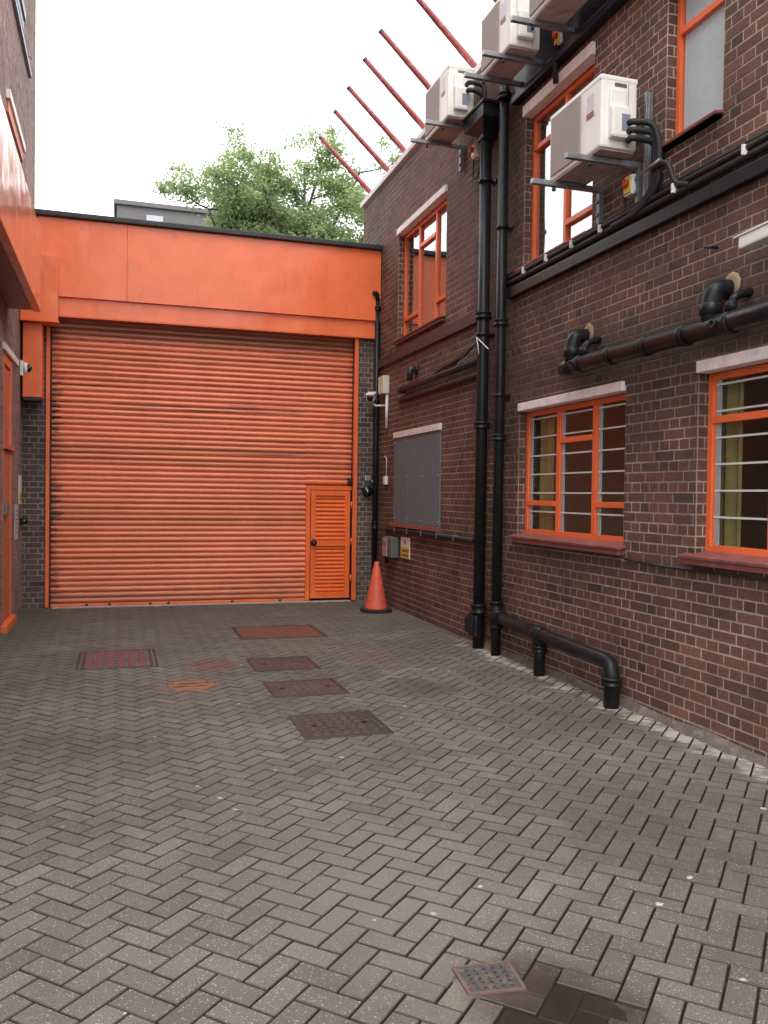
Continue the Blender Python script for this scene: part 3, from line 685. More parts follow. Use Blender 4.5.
# ------------------------------------------------------------------ roller shutter
rs = thing('roller_shutter', (1.25, 12.45, 0), 'wide orange slatted roller shutter with a small wicket door at its right', 'shutter')
def slats(mb, x0, x1, z0, z1, p, y, depth, dip):
    k = max(1, round((z1 - z0) / p)); p = (z1 - z0) / k
    prof = [(0, .25), (.07, -.05), (.16, -.45), (.30, -.85), (.44, -1), (.58, -.98), (.72, -.78), (.86, -.38), (.94, .0), (1, .25)]
    for i in range(k):
        z = z0 + i * p; n = len(mb.v); j = random.uniform(-.0015, .0015)
        for (t, d) in prof:
            for x in (x0, x1): mb.v.append((x, y + d * depth + j, z + t * p))
        for q in range(len(prof) - 1):
            a = n + 2 * q; mb.face((a, a + 1, a + 3, a + 2), 0, True)
mb = MB(); slats(mb, -.868, 2.675, .05, 3.98, .0775, 12.46, .023, .01); slats(mb, 2.675, 3.372, 1.75, 3.98, .0775, 12.46, .023, .01)
cu = mb.build('curtain', M['or_shut'], rs)
mb = MB(); mb.box(-.868, 2.672, 12.43, 12.47, .014, .05, .004); mb.build('bottom_rail', M['or_guide'], rs)
for (a, b) in ((-.935, -.888), (3.385, 3.44)):
    mb = MB(); mb.box(a, b, 12.35, 12.44, .012, 3.96, .005); gr_ = mb.build('guide_rail', M['or_guide'], rs)
    mb = MB(); mb.box(a, b, 12.441, 12.5, .012, 3.96); mb.box(min(a, 3.37), max(b, -.85), 12.485, 12.5, .012, 3.96); mb.build('channel', M['blackmat'], gr_)  # black backing paints the shade in the gap between rail and slats
mb = MB(); X0, X1, Z0, Z1 = 2.672, 3.40, .02, 1.735
mb.box(X0, X0 + .065, 12.40, 12.47, Z0, Z1, .004); mb.box(X1 - .03, X1 - .001, 12.335, 12.348, Z0, Z1, .004); mb.box(X0 + .065, X1 - .03, 12.401, 12.47, Z1 - .065, Z1, .004)
wd = mb.build('wicket_door', M['or_door'], rs)
mb = MB(); a, b = 2.745, 3.345
mb.box(a, a + .075, 12.385, 12.43, .05, 1.66, .004); mb.box(b - .075, b, 12.385, 12.43, .05, 1.66, .004)
mb.box(a + .075, b - .075, 12.386, 12.43, 1.585, 1.66, .004); mb.box(a + .075, b - .075, 12.386, 12.43, .05, .14, .004); mb.box(a + .075, b - .075, 12.386, 12.43, .83, .91, .004)
lf = mb.build('leaf_frame', M['or_door'], wd)
mb = MB(); slats(mb, a + .07, b - .07, .14, .83, .06, 12.42, .017, .01); slats(mb, a + .07, b - .07, .91, 1.585, .06, 12.42, .017, .01); mb.build('louvred_panel', M['or_door'], wd)
mb = MB(); mb.lathe((a + .04, 12.385, .885), [(.045, 0), (.05, -.02), (.03, -.05), (.034, -.07), (.0, -.075)], 14, axis='y'); mb.build('handle', M['lens'], wd)
for z in (.35, .9, 1.45):
    mb = MB(); mb.tube([(3.355, 12.35, z - .05), (3.355, 12.35, z + .05)], .012, 8); mb.build('hinge', M['or_door'], wd)
for x in (-.4, -.1, .45, .7, 1.6, 2.3):
    mb = MB(); mb.lathe((x, 12.43, .03), [(.0, -.012), (.02, -.01), (.022, 0)], 8, axis='y'); mb.build('bolt_head', M['irondark'], rs)
mb = MB(); mb.box(3.31, 3.362, 12.36, 12.44, 1.76, 1.86, .012); mb.build('stop_block', M['blackmat'], rs)

# ------------------------------------------------------------------ pipes on the right wall
def collar(mb, x, y, z, r, h=.07): mb.lathe((x, y, z), [(r * .98, -h / 2), (r * 1.32, -h / 2 + .006), (r * 1.32, -h / 2 + .02), (r * 1.18, -h / 2 + .024), (r * 1.18, h / 2 - .024), (r * 1.32, h / 2 - .02), (r * 1.32, h / 2 - .006), (r * .98, h / 2)], 18)
def bracket(mb, x, y, z, r): mb.lathe((x, y, z), [(r * 1.02, -.016), (r * 1.14, -.014), (r * 1.14, .014), (r * 1.02, .016)], 16); mb.box(x, 3.748, y - .018, y + .018, z - .014, z + .014, .003); mb.box(3.735, 3.749, y - .07, y + .07, z - .016, z + .016, .003)
dp = thing('drainpipe', (3.65, 8.25, 0), 'black downpipe with a hopper head, left one of the pair on the brick wall', 'drainpipe')
mb = MB(); mb.tube([(3.65, 8.25, -.02), (3.65, 8.25, 5.35)], .061, 18); mb.build('pipe', M['black'], dp)
for z in (.42, 2.35, 3.5): 
    mb = MB(); collar(mb, 3.65, 8.25, z, .067, .1 if z < 1 else .075); mb.build('collar', M['black'], dp)
for z in (3.3, 4.9):
    mb = MB(); bracket(mb, 3.65, 8.25, z, .067); mb.build('bracket', M['black'], dp)
mb = MB(); mb.prism([(3.585, 8.185), (3.72, 8.185), (3.72, 8.315), (3.585, 8.315)], 5.33, 5.37)
n = len(mb.v)
lo = [(3.59, 8.18), (3.725, 8.18), (3.725, 8.32), (3.59, 8.32)]; hi = [(3.50, 8.0), (3.74, 8.0), (3.74, 8.5), (3.50, 8.5)]
mb.v += [(x, y, 5.37) for x, y in lo] + [(x, y, 5.47) for x, y in hi] + [(x, y, 5.60) for x, y in hi]
mb.face((n, n + 1, n + 2, n + 3)); mb.face((n + 8, n + 9, n + 10, n + 11))
for o in (0, 4):
    for j in range(4): mb.face((n + o + j, n + o + (j + 1) % 4, n + o + 4 + (j + 1) % 4, n + o + 4 + j))
mb.box(3.485, 3.742, 7.98, 8.52, 5.601, 5.63, .005); mb.build('hopper', M['black'], dp)
mb = MB(); mb.box(3.58, 3.71, 8.2, 8.4, .12, .36, .03); mb.box(3.56, 3.6, 8.24, 8.43, .15, .33, .02); mb.build('access_plate', M['black'], dp)
sp = thing('soil_pipe', (3.66, 7.84, 0), 'black soil pipe with a low branch beside the window, right one of the pair', 'drainpipe')
mb = MB(); mb.tube([(3.66, 7.84, -.02), (3.66, 7.84, 5.70)], .050, 18); mb.build('pipe', M['black'], sp)
for z in (.50, .31, 2.2, 3.35, 5.6):
    mb = MB(); collar(mb, 3.66, 7.84, z, .056, .1 if z == .5 else .07); mb.build('collar', M['black'], sp)
for z in (2.62, 4.3):
    mb = MB(); bracket(mb, 3.66, 7.84, z, .055); mb.build('bracket', M['black'], sp)
mb = MB(); mb.tube(bend([(3.66, 7.82, .40), (3.64, 7.5, .385), (3.62, 5.66, .345), (3.62, 5.66, -.02)], .11, 8), .06, 18); mb.build('branch_pipe', M['black'], sp)
mb = MB(); mb.tube([(3.63, 6.85, .37), (3.63, 6.85, -.02)], .052, 18); mb.lathe((3.63, 6.85, .37), [(.0, -.09), (.066, -.085), (.068, -.02), (.066, .055), (.0, .075)], 16); mb.build('standpipe', M['black'], sp)
for i in range(4):
    mb = MB()
    if i == 0: mb.tube([(3.65, 7.9, .41), (3.645, 7.68, .40)], .072, 16)
    if i == 1: mb.tube([(3.635, 7.01, .373), (3.635, 6.79, .368)], .073, 16)
    if i == 2: collar(mb, 3.62, 5.66, .2, .063, .07)
    if i == 3: collar(mb, 3.63, 6.85, .24, .056, .07)
    mb.build('collar', M['black'], sp)
cd = thing('drainpipe', (3.70, 12.27, 0), 'thin black downpipe in the corner behind the traffic cone', 'drainpipe')
mb = MB(); mb.tube([(3.70, 12.27, .1), (3.70, 12.27, 4.55)], .038, 14); mb.tube(bend([(3.70, 12.27, 4.5), (3.68, 12.24, 4.62), (3.62, 12.22, 4.62)], .05), .034, 12); mb.build('pipe', M['black'], cd)
for z in (1.15, 3.0, 4.4):
    mb = MB(); collar(mb, 3.70, 12.27, z, .04, .12 if z < 2 else .06); mb.build('collar', M['black'], cd)
# big vent pipe with two swan necks
vp = thing('vent_pipe', (3.62, 5.4, 2.72), 'fat black waste pipe running above the ground floor windows with two elbows', 'pipe')
mb = MB(); mb.tube([(3.62, 6.42, 2.70), (3.62, 1.4, 2.72)], .068, 20); mb.lathe((3.62, 6.42, 2.70), [(.0, .08), (.05, .075), (.07, .05), (.072, -.09), (.064, -.1)], 18, axis='y'); mb.build('pipe', M['black'], vp)
for y in (6.2, 5.75, 5.3, 4.86, 4.42):
    mb = MB(); mb.lathe((3.62, y, 2.703), [(.067, -.03), (.075, -.026), (.075, .026), (.067, .03)], 18, axis='y'); mb.build('collar', M['black'], vp)
for y in (6.34, 4.6):
    mb = MB(); mb.tube(bend([(3.62, y, 2.70), (3.615, y, 2.86), (3.64, y - .005, 2.95), (3.755, y - .01, 2.96)], .09, 8), .062, 16)
    mb.lathe((3.617, y, 2.82), [(.058, -.04), (.072, -.035), (.072, .035), (.058, .04)], 16); mb.build('elbow', M['black'], vp)
    mb = MB(); mb.tube(bend([(3.62, y - .2, 2.72), (3.62, y - .2, 2.86), (3.755, y - .2, 2.9)], .05, 6), .026, 12); mb.lathe((3.61, y - .2, 2.80), [(.026, -.03), (.036, -.026), (.036, .026), (.026, .03)], 12); mb.build('waste_spur', M['black'], vp)
    mb = MB(); mb.lathe((3.75, y - .03, 2.98), [(.06, -.012), (.075, -.006), (.085, .0)], 11, axis='x'); mb.build('mortar_patch', simple('ochre_mortar', (.34, .24, .15), .9, .35, 20, bmp=.5), vp)
    mb = MB(); mb.lathe((3.563, y - .1, 2.705), [(.03, 0), (.03, -.02), (.018, -.022), (.018, -.004), (.0, -.004)], 12, axis='x'); mb.build('rodding_eye', M['black'], vp)
# small pipes
mb = MB(); mb.tube([(3.72, 11.2, 2.93), (3.72, 8.5, 2.93)], .03, 10); mb.tube([(3.72, 11.2, 2.93), (3.75, 11.3, 2.93)], .03, 10)
tag(mb.build('brown_conduit', M['bandbrown'], base=(3.72, 9.8, 2.93)), 'thin brown conduit running below the black cable pipe to the downpipes', 'conduit')
cp = thing('cable_pipe', (3.69, 9.8, 3.06), 'short black pipe with loose cables fanning out against the downpipe', 'pipe')
mb = MB(); mb.tube([(3.69, 11.08, 3.05), (3.69, 8.42, 3.06)], .04, 14); mb.lathe((3.69, 11.05, 3.05), [(.045, .05), (.056, .045), (.056, -.05), (.045, -.055)], 14, axis='y'); mb.build('pipe', M['blackmat'], cp)
for i in range(6):
    y0 = 9.75 - i * .12; mb = MB(); z = 3.09 + .005 * i
    mb.tube([(3.67, y0, 3.085), (3.665, y0 - .3, 3.13 + .012 * i), (3.655, 8.75, 3.16 + .014 * i), (3.64, 8.5, 3.22), (3.59, 8.25, 3.26 - .01 * i)], .014, 6); mb.build('cable', M['lag'], cp)
for y, dz in ((8.23, -.2), (8.12, -.16)):
    mb = MB(); mb.tube([(3.575, 8.25, 3.27), (3.585, y, 3.27 + dz * .5), (3.6, y - .12 * (y < 8.2), 3.27 + dz)], .006, 6); mb.build('loose_tie', M['white'], cp)
mb = MB(); mb.tube(bend([(3.75, 10.62, 3.27), (3.66, 10.62, 3.27), (3.655, 10.62, 3.12)], .06, 6), .04, 12); mb.lathe((3.748, 10.62, 3.27), [(.04, -.03), (.07, -.02), (.075, .0)], 14, axis='x')
tag(mb.build('vent_cowl', M['blackmat'], base=(3.7, 10.62, 3.2)), 'small black vent cowl hooked over the brickwork above the cable pipe', 'vent')
# conduits at sill level
cc = thing('conduit', (3.7, 10.2, 1.12), 'black conduit with pale clips under the boarded window', 'conduit')
mb = MB(); mb.tube(bend([(3.715, 11.72, .62), (3.715, 11.72, 1.13), (3.715, 8.55, 1.12)], .06), .028, 12); mb.build('pipe', M['blackmat'], cc)
for y in (11.3, 10.75, 10.2, 9.65, 9.1):
    mb = MB(); mb.box(3.682, 3.752, y - .014, y + .014, 1.088, 1.158, .006); mb.build('clip', M['greybox'], cc)
mb = MB(); mb.tube([(3.738, 5.7, 1.135), (3.737, 5.2, 1.118), (3.738, 4.6, 1.125), (3.738, 2.2, 1.12)], .009, 8)
tag(mb.build('cable', M['blackmat'], base=(3.738, 5, 1.12)), 'thin black cable pinned to the bricks below the right windows', 'cable')
tc = thing('conduit', (3.71, 5.5, 3.75), 'bundle of black cables in white clips above the black band course', 'conduit')
for i, (dx, dz, r) in enumerate(((0, 0, .026), (-.015, .048, .02), (.012, .09, .016))):
    mb = MB(); mb.tube([(3.715 + dx, 7.95, 3.735 + dz), (3.715 + dx, 6.5, 3.73 + dz), (3.715 + dx, 5.2, 3.74 + dz), (3.715 + dx, 3.4, 3.73 + dz), (3.715 + dx, 1.3, 3.735 + dz)], r, 10); mb.build('cable', M['lag'], tc)
for y in (7.4, 6.95, 6.5, 6.05, 5.1, 4.4, 3.8):
    mb = MB(); mb.box(3.664, 3.70, y - .010, y + .010, 3.735, 3.80, .004); mb.build('clip', M['whiteconc'], tc)
mb = MB(); mb.tube([(3.75, 4.72, 3.262), (3.66, 4.74, 3.262)], .011, 8)
tag(mb.build('cable_stub', M['blackmat'], base=(3.75, 4.72, 3.26)), 'short black cable end poking from the bricks near the white camera', 'cable')

# ------------------------------------------------------------------ air conditioners
def ac_unit(y0, y1, z0, z1, label):
    xf, xb = 3.30, 3.60
    t = thing('air_conditioner', ((xf + xb) / 2, (y0 + y1) / 2, z0), label, 'air conditioner', 'air conditioner units on wall brackets')
    w_ = y1 - y0; h = z1 - z0
    mb = MB(); mb.box(xf, xb, y0, y1, z0, z1, .018); mb.build('casing', M['ac'], t)
    g0, g1 = y0 + w_ * .36, y1 - .03
    mb = MB(); mb.box(xf - .006, xf + .002, g0, g1, z0 + .03, z1 - .03, .003)
    k = 46
    for i in range(k):
        yy = g0 + .006 + (g1 - g0 - .012) * i / k; mb.box(xf - .012, xf - .0065, yy, yy + .005, z0 + .035, z1 - .035)
    mb.build('grille', M['grille'], t)
    mb = MB(); mb.box(xf + .01, xb - .01, y0 + .02, y1 - .02, z0 - .012, z0 - .001); mb.build('base_pan', M['ac_under'], t)
    mb = MB(); mb.box(xf - .003, xb + .003, y0 - .003, y1 + .003, z1 - .04, z1 + .002, .012); mb.build('lid', M['ac'], t)
    mb = MB(); mb.box(xb - .075, xb - .072, y0 - .0012, y0 + .002, z0 + .02, z1 - .045); mb.build('panel_seam', M['greybox'], t)
    # service cover bulging out of the end panel
    mb = MB(); n = 0
    a0, a1, c0, c1 = xf + .06, xb - .10, z0 + .06, z1 - .10
    mb.box(a0, a1, y0 - .022, y0 + .004, c0 + h * .42, c1, .012); mb.box(a0, a1 + .015, y0 - .055, y0 + .004, c0, c0 + h * .45, .02); cv = mb.build('service_cover', M['ac'], t)
    mb = MB(); mb.box(a1 - .06, a1 + .008, y0 - .0575, y0 - .054, c0 + .05, c0 + .17); mb.build('rating_label', M['label'], cv)
    mb = MB(); mb.box(xf + .11, xf + .21, y0 - .004, y0 + .003, z1 - .075, z1 - .048, .004); mb.build('hand_grip', M['greybox'], t)
    mb = MB(); mb.box(xf - .0035, xf + .002, y0 + .09, y0 + .19, z0 + h * .5, z0 + h * .82); st = mb.build('sticker', M['sticker'], t)
    mb = MB(); mb.box(xf - .0055, xf - .0036, y0 + .09, y0 + .19, z0 + h * .5, z0 + h * .57); mb.build('sticker_print', M['crimson'], st)
    return t
def ac_bracket(ya, yb, z, label, drop=.3):
    t = thing('wall_bracket', (3.7, (ya + yb) / 2, z), label, 'bracket', 'steel brackets carrying the air conditioners')
    for yy in (ya, yb):
        mb = MB(); mb.box(3.10, 3.742, yy - .02, yy + .02, z - .045, z - .004, .004); mb.build('arm', M['galv'], t)
        mb = MB(); mb.box(3.70, 3.744, yy - .022, yy + .022, z - drop, z - .046, .004)
        for q in (-.4 * drop, -.75 * drop): mb.lathe((3.695, yy, z + q), [(.0, -.008), (.018, -.006), (.018, .004)], 8, axis='x')
        mb.build('upright', M['greymetal'], t)
        mb = MB(); mb.lathe((3.3, yy, z - .05), [(.0, -.03), (.016, -.028), (.016, .0)], 8); mb.build('foot_bolt', M['irondark'], t)
    return t
ACS = [(5.44, 6.2, 4.14, 4.66, 'cream air conditioner unit with a crimson sticker in front of the large upper window', 'steel bracket under the lowest air conditioner in front of the upper window'),
       (8.47, 9.18, 5.63, 6.17, 'farthest cream air conditioner unit, left of the two downpipes at roof level', 'steel bracket left of the downpipe hopper under the farthest unit'),
       (6.98, 7.62, 5.63, 6.17, 'cream air conditioner unit just right of the downpipe tops at roof level', 'steel bracket above the downpipe tops under the roof level unit'),
       (5.85, 6.62, 5.63, 6.17, 'cream air conditioner unit cut off by the top edge, above the upper window', 'steel bracket at the top edge under the cut off unit')]
for (y0, y1, z0, z1, la, lbk) in ACS:
    ac_unit(y0, y1, z0, z1, la); ac_bracket(y0 + .14, y1 - .08, z0 - .015, lbk, .15 if z0 > 5 and y0 < 8 else .3)
# vertical steel channel beside the lowest unit
mb = MB(); mb.box(3.71, 3.748, 5.455, 5.49, 3.83, 4.6, .003); mb.box(3.69, 3.71, 5.46, 5.485, 3.83, 4.6, .003)
tag(mb.build('steel_channel', M['galv'], base=(3.7, 5.35, 4.2)), 'upright galvanised channel behind the black pipes of the lowest air conditioner', 'channel')
rp = thing('refrigerant_pipe', (3.65, 5.35, 4.2), 'black lagged pipes looping from the lowest air conditioner down to the cables', 'pipe')
for i in range(3):
    mb = MB(); z = 4.31 - i * .06
    mb.tube(bend([(3.5, 5.40, z), (3.5, 5.36 - .01 * i, z), (3.64 + .012 * i, 5.29 + .02 * i, z - .01), (3.68, 5.27 + .03 * i, 4.15), (3.69, 5.29 + .03 * i, 3.85), (3.70, 5.55 + .06 * i, 3.74), (3.705, 5.9, 3.745)], .09, 6), .024, 10); mb.build('lagged_pipe', M['lag'], rp)
mb = MB(); mb.tube(bend([(3.66, 5.32, 3.98), (3.66, 5.15, 3.98), (3.69, 5.1, 3.8), (3.7, 4.95, 3.75)], .06), .02, 8); mb.build('cable', M['lag'], rp)
mb = MB(); mb.tube([(3.645, 5.45, 3.985), (3.64, 5.2, 4.0)], .012, 8); mb.build('strap', M['galv'], rp)
def isolator(y, z, label, hang=.25):
    t = thing('isolator_switch', (3.7, y, z), label, 'switch', 'isolator switches by the air conditioners')
    mb = MB(); mb.box(3.665, 3.746, y - .05, y + .05, z - .075, z + .075, .008); mb.build('box', M['white'], t)
    mb = MB(); mb.box(3.655, 3.6645, y - .04, y + .045, z - .06, z + .06, .003); mb.build('face_plate', M['yellow'], t)
    mb = MB(); mb.lathe((3.654, y, z + .01), [(.0, -.03), (.028, -.028), (.03, .0)], 12, axis='x'); mb.box(3.615, 3.632, y - .009, y + .009, z - .02, z + .04, .003); mb.build('knob', M['redplastic'], t)
    mb = MB(); mb.tube(bend([(3.72, y + .1, z + .1), (3.72, y + .14, z - hang), (3.72, y - .02, z - hang), (3.715, y - .05, z - hang + .07)], .03), .01, 8); mb.build('cable', M['blackmat'], t)
isolator(5.64, 3.97, 'yellow and red isolator switch below the lowest air conditioner')
isolator(8.62, 5.36, 'yellow and red isolator switch beside the hopper head')
isolator(6.78, 5.66, 'yellow and red isolator switch between the two units right of the downpipes', .13)
def lagging(y, z, label):
    t = thing('refrigerant_pipe', (3.65, y, z), label, 'pipe')
    for i in range(2):
        mb = MB(); zz = z + .12 - .08 * i
        mb.tube(bend([(3.5, y + .08, zz), (3.5, y - .02 - .01 * i, zz), (3.66, y - .05 + .03 * i, zz - .02), (3.69, y - .05 + .045 * i, zz - .5 - .1 * i)], .07, 6), .024, 10); mb.build('lagged_pipe', M['lag'], t)
lagging(8.40, 5.85, 'black lagged pipes leaving the farthest air conditioner beside the hopper'); lagging(6.85, 5.85, 'black lagged pipes leaving the air conditioner right of the downpipes')

# ------------------------------------------------------------------ roof poles
PN = ['red sloping pole on the parapet, first on the left over the gatehouse', 'red sloping pole, second from the left on the parapet', 'red sloping pole, third from the left on the parapet', 'red sloping pole, fourth from the left with its foot by the farthest air conditioner',
      'red sloping pole, fifth from the left rising behind the farthest air conditioner', 'red sloping pole, sixth from the left, longest in view', 'red sloping pole, last on the right between two air conditioners']
for i, (y, la) in enumerate(zip((13.28, 12.32, 11.55, 10.74, 10.03, 9.05, 8.05), PN)):
    tip = Vector((3.03, y, 7.25)); ft = Vector((3.96, y, 6.40)); d = tip - ft
    mb = MB(); mb.tube([ft + d * t for t in (0, .33, .34, .66, .67, 1)], .03, 10, rs=[.04, .04, .037, .037, .034, .033])
    mb.tube([ft, (3.96, y, 6.31)], .045, 10)
    o = mb.build('roof_pole', M['polered'], base=(3.96, y, 6.32)); tag(o, la, 'pole', 'red poles leaning over the parapet')
    mb = MB(); mb.tube([tip + d.normalized() * .002, tip + d.normalized() * .03], .036, 8); c = mb.build('end_cap', M['greymetal'], o)

# ------------------------------------------------------------------ cameras, boxes and signs
cv = thing('security_camera', (3.73, 12.1, 3.05), 'small white bullet camera on an arm beside the shutter', 'security camera')
mt = Matrix.Translation((3.54, 12.0, 3.04)) @ Matrix.Rotation(math.radians(-25), 4, 'Z') @ Matrix.Rotation(math.radians(14), 4, 'X')
mb = MB(); mb.obox(mt, .055, .13, .052, .016); mb.obox(mt @ Matrix.Translation((0, -.01, .057)), .062, .15, .006, .004); mb.build('housing', M['white'], cv)
mb = MB(); mb.obox(mt @ Matrix.Translation((0, -.131, -.006)), .044, .004, .036, .002); mb.build('lens', M['lens'], cv)
mb = MB(); mb.tube(bend([(3.56, 12.06, 3.0), (3.6, 12.03, 2.92), (3.75, 11.9, 2.92)], .04), .014, 8); mb.lathe((3.748, 11.9, 2.92), [(.03, -.015), (.035, -.003)], 12, axis='x'); mb.build('arm', M['white'], cv)
jb = thing('junction_box', (3.7, 11.9, 3.2), 'cream junction box with a white conduit beneath it near the corner camera', 'junction box')
mb = MB(); mb.box(3.65, 3.748, 11.78, 12.02, 3.08, 3.34, .008); mb.build('box', M['cream'], jb)
mb = MB(); mb.tube([(3.725, 11.82, 3.08), (3.725, 11.82, 2.58)], .022, 10); mb.build('conduit', M['white'], jb)
wc = thing('security_camera', (3.6, 4.1, 3.15), 'large white bullet camera cut off by the right edge above the waste pipe', 'security camera')
a, b = Vector((3.5, 4.17, 3.105)), Vector((3.5, 3.7, 3.125)); d = (b - a)
rot = d.to_track_quat('Y', 'Z').to_matrix().to_4x4(); mtc = Matrix.Translation((a + b) / 2) @ rot
mb = MB(); mb.obox(mtc, .042, d.length / 2, .036, .012); mb.obox(mtc @ Matrix.Translation((0, -.02, .042)), .05, d.length / 2 + .01, .005, .004); mb.build('housing', M['white'], wc)
mb = MB(); mb.obox(mtc @ Matrix.Translation((0, -d.length / 2 - .002, 0)), .034, .003, .028, .002); mb.build('lens', M['lens'], wc)
mb = MB(); mb.tube(bend([b, (3.6, 3.65, 3.1), (3.75, 3.65, 3.1)], .04), .02, 10); mb.lathe((3.748, 3.65, 3.1), [(.05, -.02), (.055, -.003)], 14, axis='x'); mb.build('arm', M['white'], wc)
dc = thing('security_camera', (-1.2, 12.1, 3.2), 'white dome camera on the left wall beside the orange box', 'security camera')
mb = MB(); mb.box(-1.232, -1.19, 12.02, 12.2, 3.10, 3.30, .012); mb.lathe((-1.19, 12.1, 3.2), [(.085, 0), (.085, .04), (.07, .05)], 18, axis='x'); mb.build('housing', M['white'], dc)
mb = MB(); mb.lathe((-1.14, 12.1, 3.2), [(.066, 0), (.062, .03), (.04, .055), (.0, .064)], 16, axis='x'); mb.build('dome', M['lens'], dc)
# bell on the pier
be = thing('alarm_bell', (3.58, 12.36, 1.68), 'black door bell fixed to the brick pier right of the wicket door', 'bell')
mb = MB(); mb.lathe((3.60, 12.368, 1.66), [(.075, 0), (.085, -.03), (.07, -.07), (.0, -.085)], 18, axis='y'); mb.build('gong', M['lens'], be)
mb = MB(); mb.tube(bend([(3.68, 12.36, 1.9), (3.67, 12.36, 1.80), (3.64, 12.36, 1.74)], .03), .012, 8); mb.tube([(3.45, 12.365, 1.72), (3.54, 12.365, 1.70)], .008, 6); mb.build('cable', M['blackmat'], be)
mb = MB(); mb.box(3.63, 3.67, 12.335, 12.368, 1.60, 1.63, .004); mb.build('plate', M['white'], be)
mb = MB(); mb.box(3.56, 3.66, 12.345, 12.368, 1.82, 1.9, .01); mb.tube([(3.66, 12.35, 1.83), (3.69, 12.3, 1.78)], .01, 6)
tag(mb.build('hook_plate', M['galv'], base=(3.61, 12.36, 1.86)), 'small grey hook plate on the brick pier above the bell', 'hook')
ps = thing('pull_switch', (3.735, 11.83, 1.82), 'small white socket with a hanging wire left of the grey board', 'switch')
mb = MB(); mb.box(3.70, 3.748, 11.79, 11.88, 1.76, 1.88, .006); mb.build('box', M['white'], ps)
mb = MB(); mb.tube(bend([(3.735, 11.83, 1.88), (3.738, 11.83, 2.14), (3.738, 11.95, 2.18)], .03), .008, 6); mb.build('wire', M['cream'], ps)
mt_ = thing('meter_box', (3.7, 11.45, .72), 'pinkish grey intercom box on the wall next to the yellow sign', 'box')
mb = MB(); mb.box(3.63, 3.748, 11.24, 11.62, .73, 1.02, .012); mb.build('box', M['greybox'], mt_)
mb = MB(); mb.box(3.615, 3.629, 11.40, 11.60, .74, 1.0, .006); fp = mb.build('face_plate', M['pinkbox'], mt_)
mb = MB()
for y in (11.46, 11.52): mb.box(3.611, 3.6145, y - .012, y + .012, .90, .95)
mb.build('slots', M['print'], fp)
ws = thing('warning_sign', (3.745, 10.95, .75), 'yellow and white notice with a red symbol under the boarded window', 'sign')
mb = MB(); mb.box(3.738, 3.748, 10.76, 11.14, .745, 1.035, .003); mb.build('plate', M['white'], ws)
mb = MB(); mb.box(3.7355, 3.7375, 10.77, 11.13, .755, .90); mb.build('yellow_panel', M['yellow'], ws)
mb = MB(); mb.tube([(3.736, 10.95, .97), (3.7375, 10.95, .97)], .035, 14); mb.build('symbol', M['redplastic'], ws)
mb = MB()
for z in (.86, .84, .80, .78): mb.box(3.734, 3.7354, 10.80, 11.08, z - .006, z + .006)
mb.build('lettering', M['print'], ws)
ls = thing('warning_sign', (-1.22, 11.95, 1.5), 'narrow white and yellow notice on the left wall by the gate corner', 'sign')
mb = MB(); mb.box(-1.232, -1.222, 11.95, 12.25, 1.42, 1.80, .003); mb.build('plate', M['white'], ls)
mb = MB(); mb.box(-1.2215, -1.2195, 11.96, 12.24, 1.45, 1.58); mb.build('yellow_panel', M['yellow'], ls)
mb = MB(); mb.box(-1.2190, -1.2180, 11.98, 12.22, 1.52, 1.535); mb.box(-1.2190, -1.2180, 11.98, 12.22, 1.48, 1.495); mb.build('lettering', M['print'], ls)
l2 = thing('notice', (-1.22, 11.6, 1.3), 'pale grey paper notice on the left wall below the yellow one', 'notice')
mb = MB(); mb.box(-1.232, -1.223, 11.52, 11.86, .98, 1.42, .002); mb.build('sheet', M['sticker'], l2)
mb = MB()
for i in range(6): mb.box(-1.2226, -1.2218, 11.56, 11.82, 1.06 + i * .055, 1.072 + i * .055)
mb.build('lettering', M['greybox'], l2)
mb = MB(); mb.lathe((-1.20, 12.22, 1.19), [(.03, -.03), (.04, 0), (.035, .05), (.0, .06)], 12, axis='x'); mb.box(-1.23, -1.2, 12.14, 12.3, 1.14, 1.24, .008)
tag(mb.build('key_switch', M['lens'], base=(-1.2, 12.2, 1.19)), 'black key switch knob in the left corner beside the notices', 'switch')

# ------------------------------------------------------------------ traffic cone
tcn = thing('traffic_cone', (3.40, 11.15, 0), 'plain orange traffic cone on a black base in the corner', 'traffic cone')
mb = MB(); mb.prism([(3.40 + .22 * math.cos(a) * (1 if i % 2 else 1), 11.15 + .22 * math.sin(a)) for i, a in enumerate([PI / 8 + k * PI / 4 for k in range(8)])], .002, .045); mb.build('base', M['rubber'], tcn)
mb = MB(); mb.lathe((3.40, 11.15, .045), [(.16, 0), (.155, .02), (.13, .14), (.082, .40), (.047, .57), (.036, .59), (.034, .64), (.025, .645), (.023, .61)], 24); mb.build('body', M['cone'], tcn)

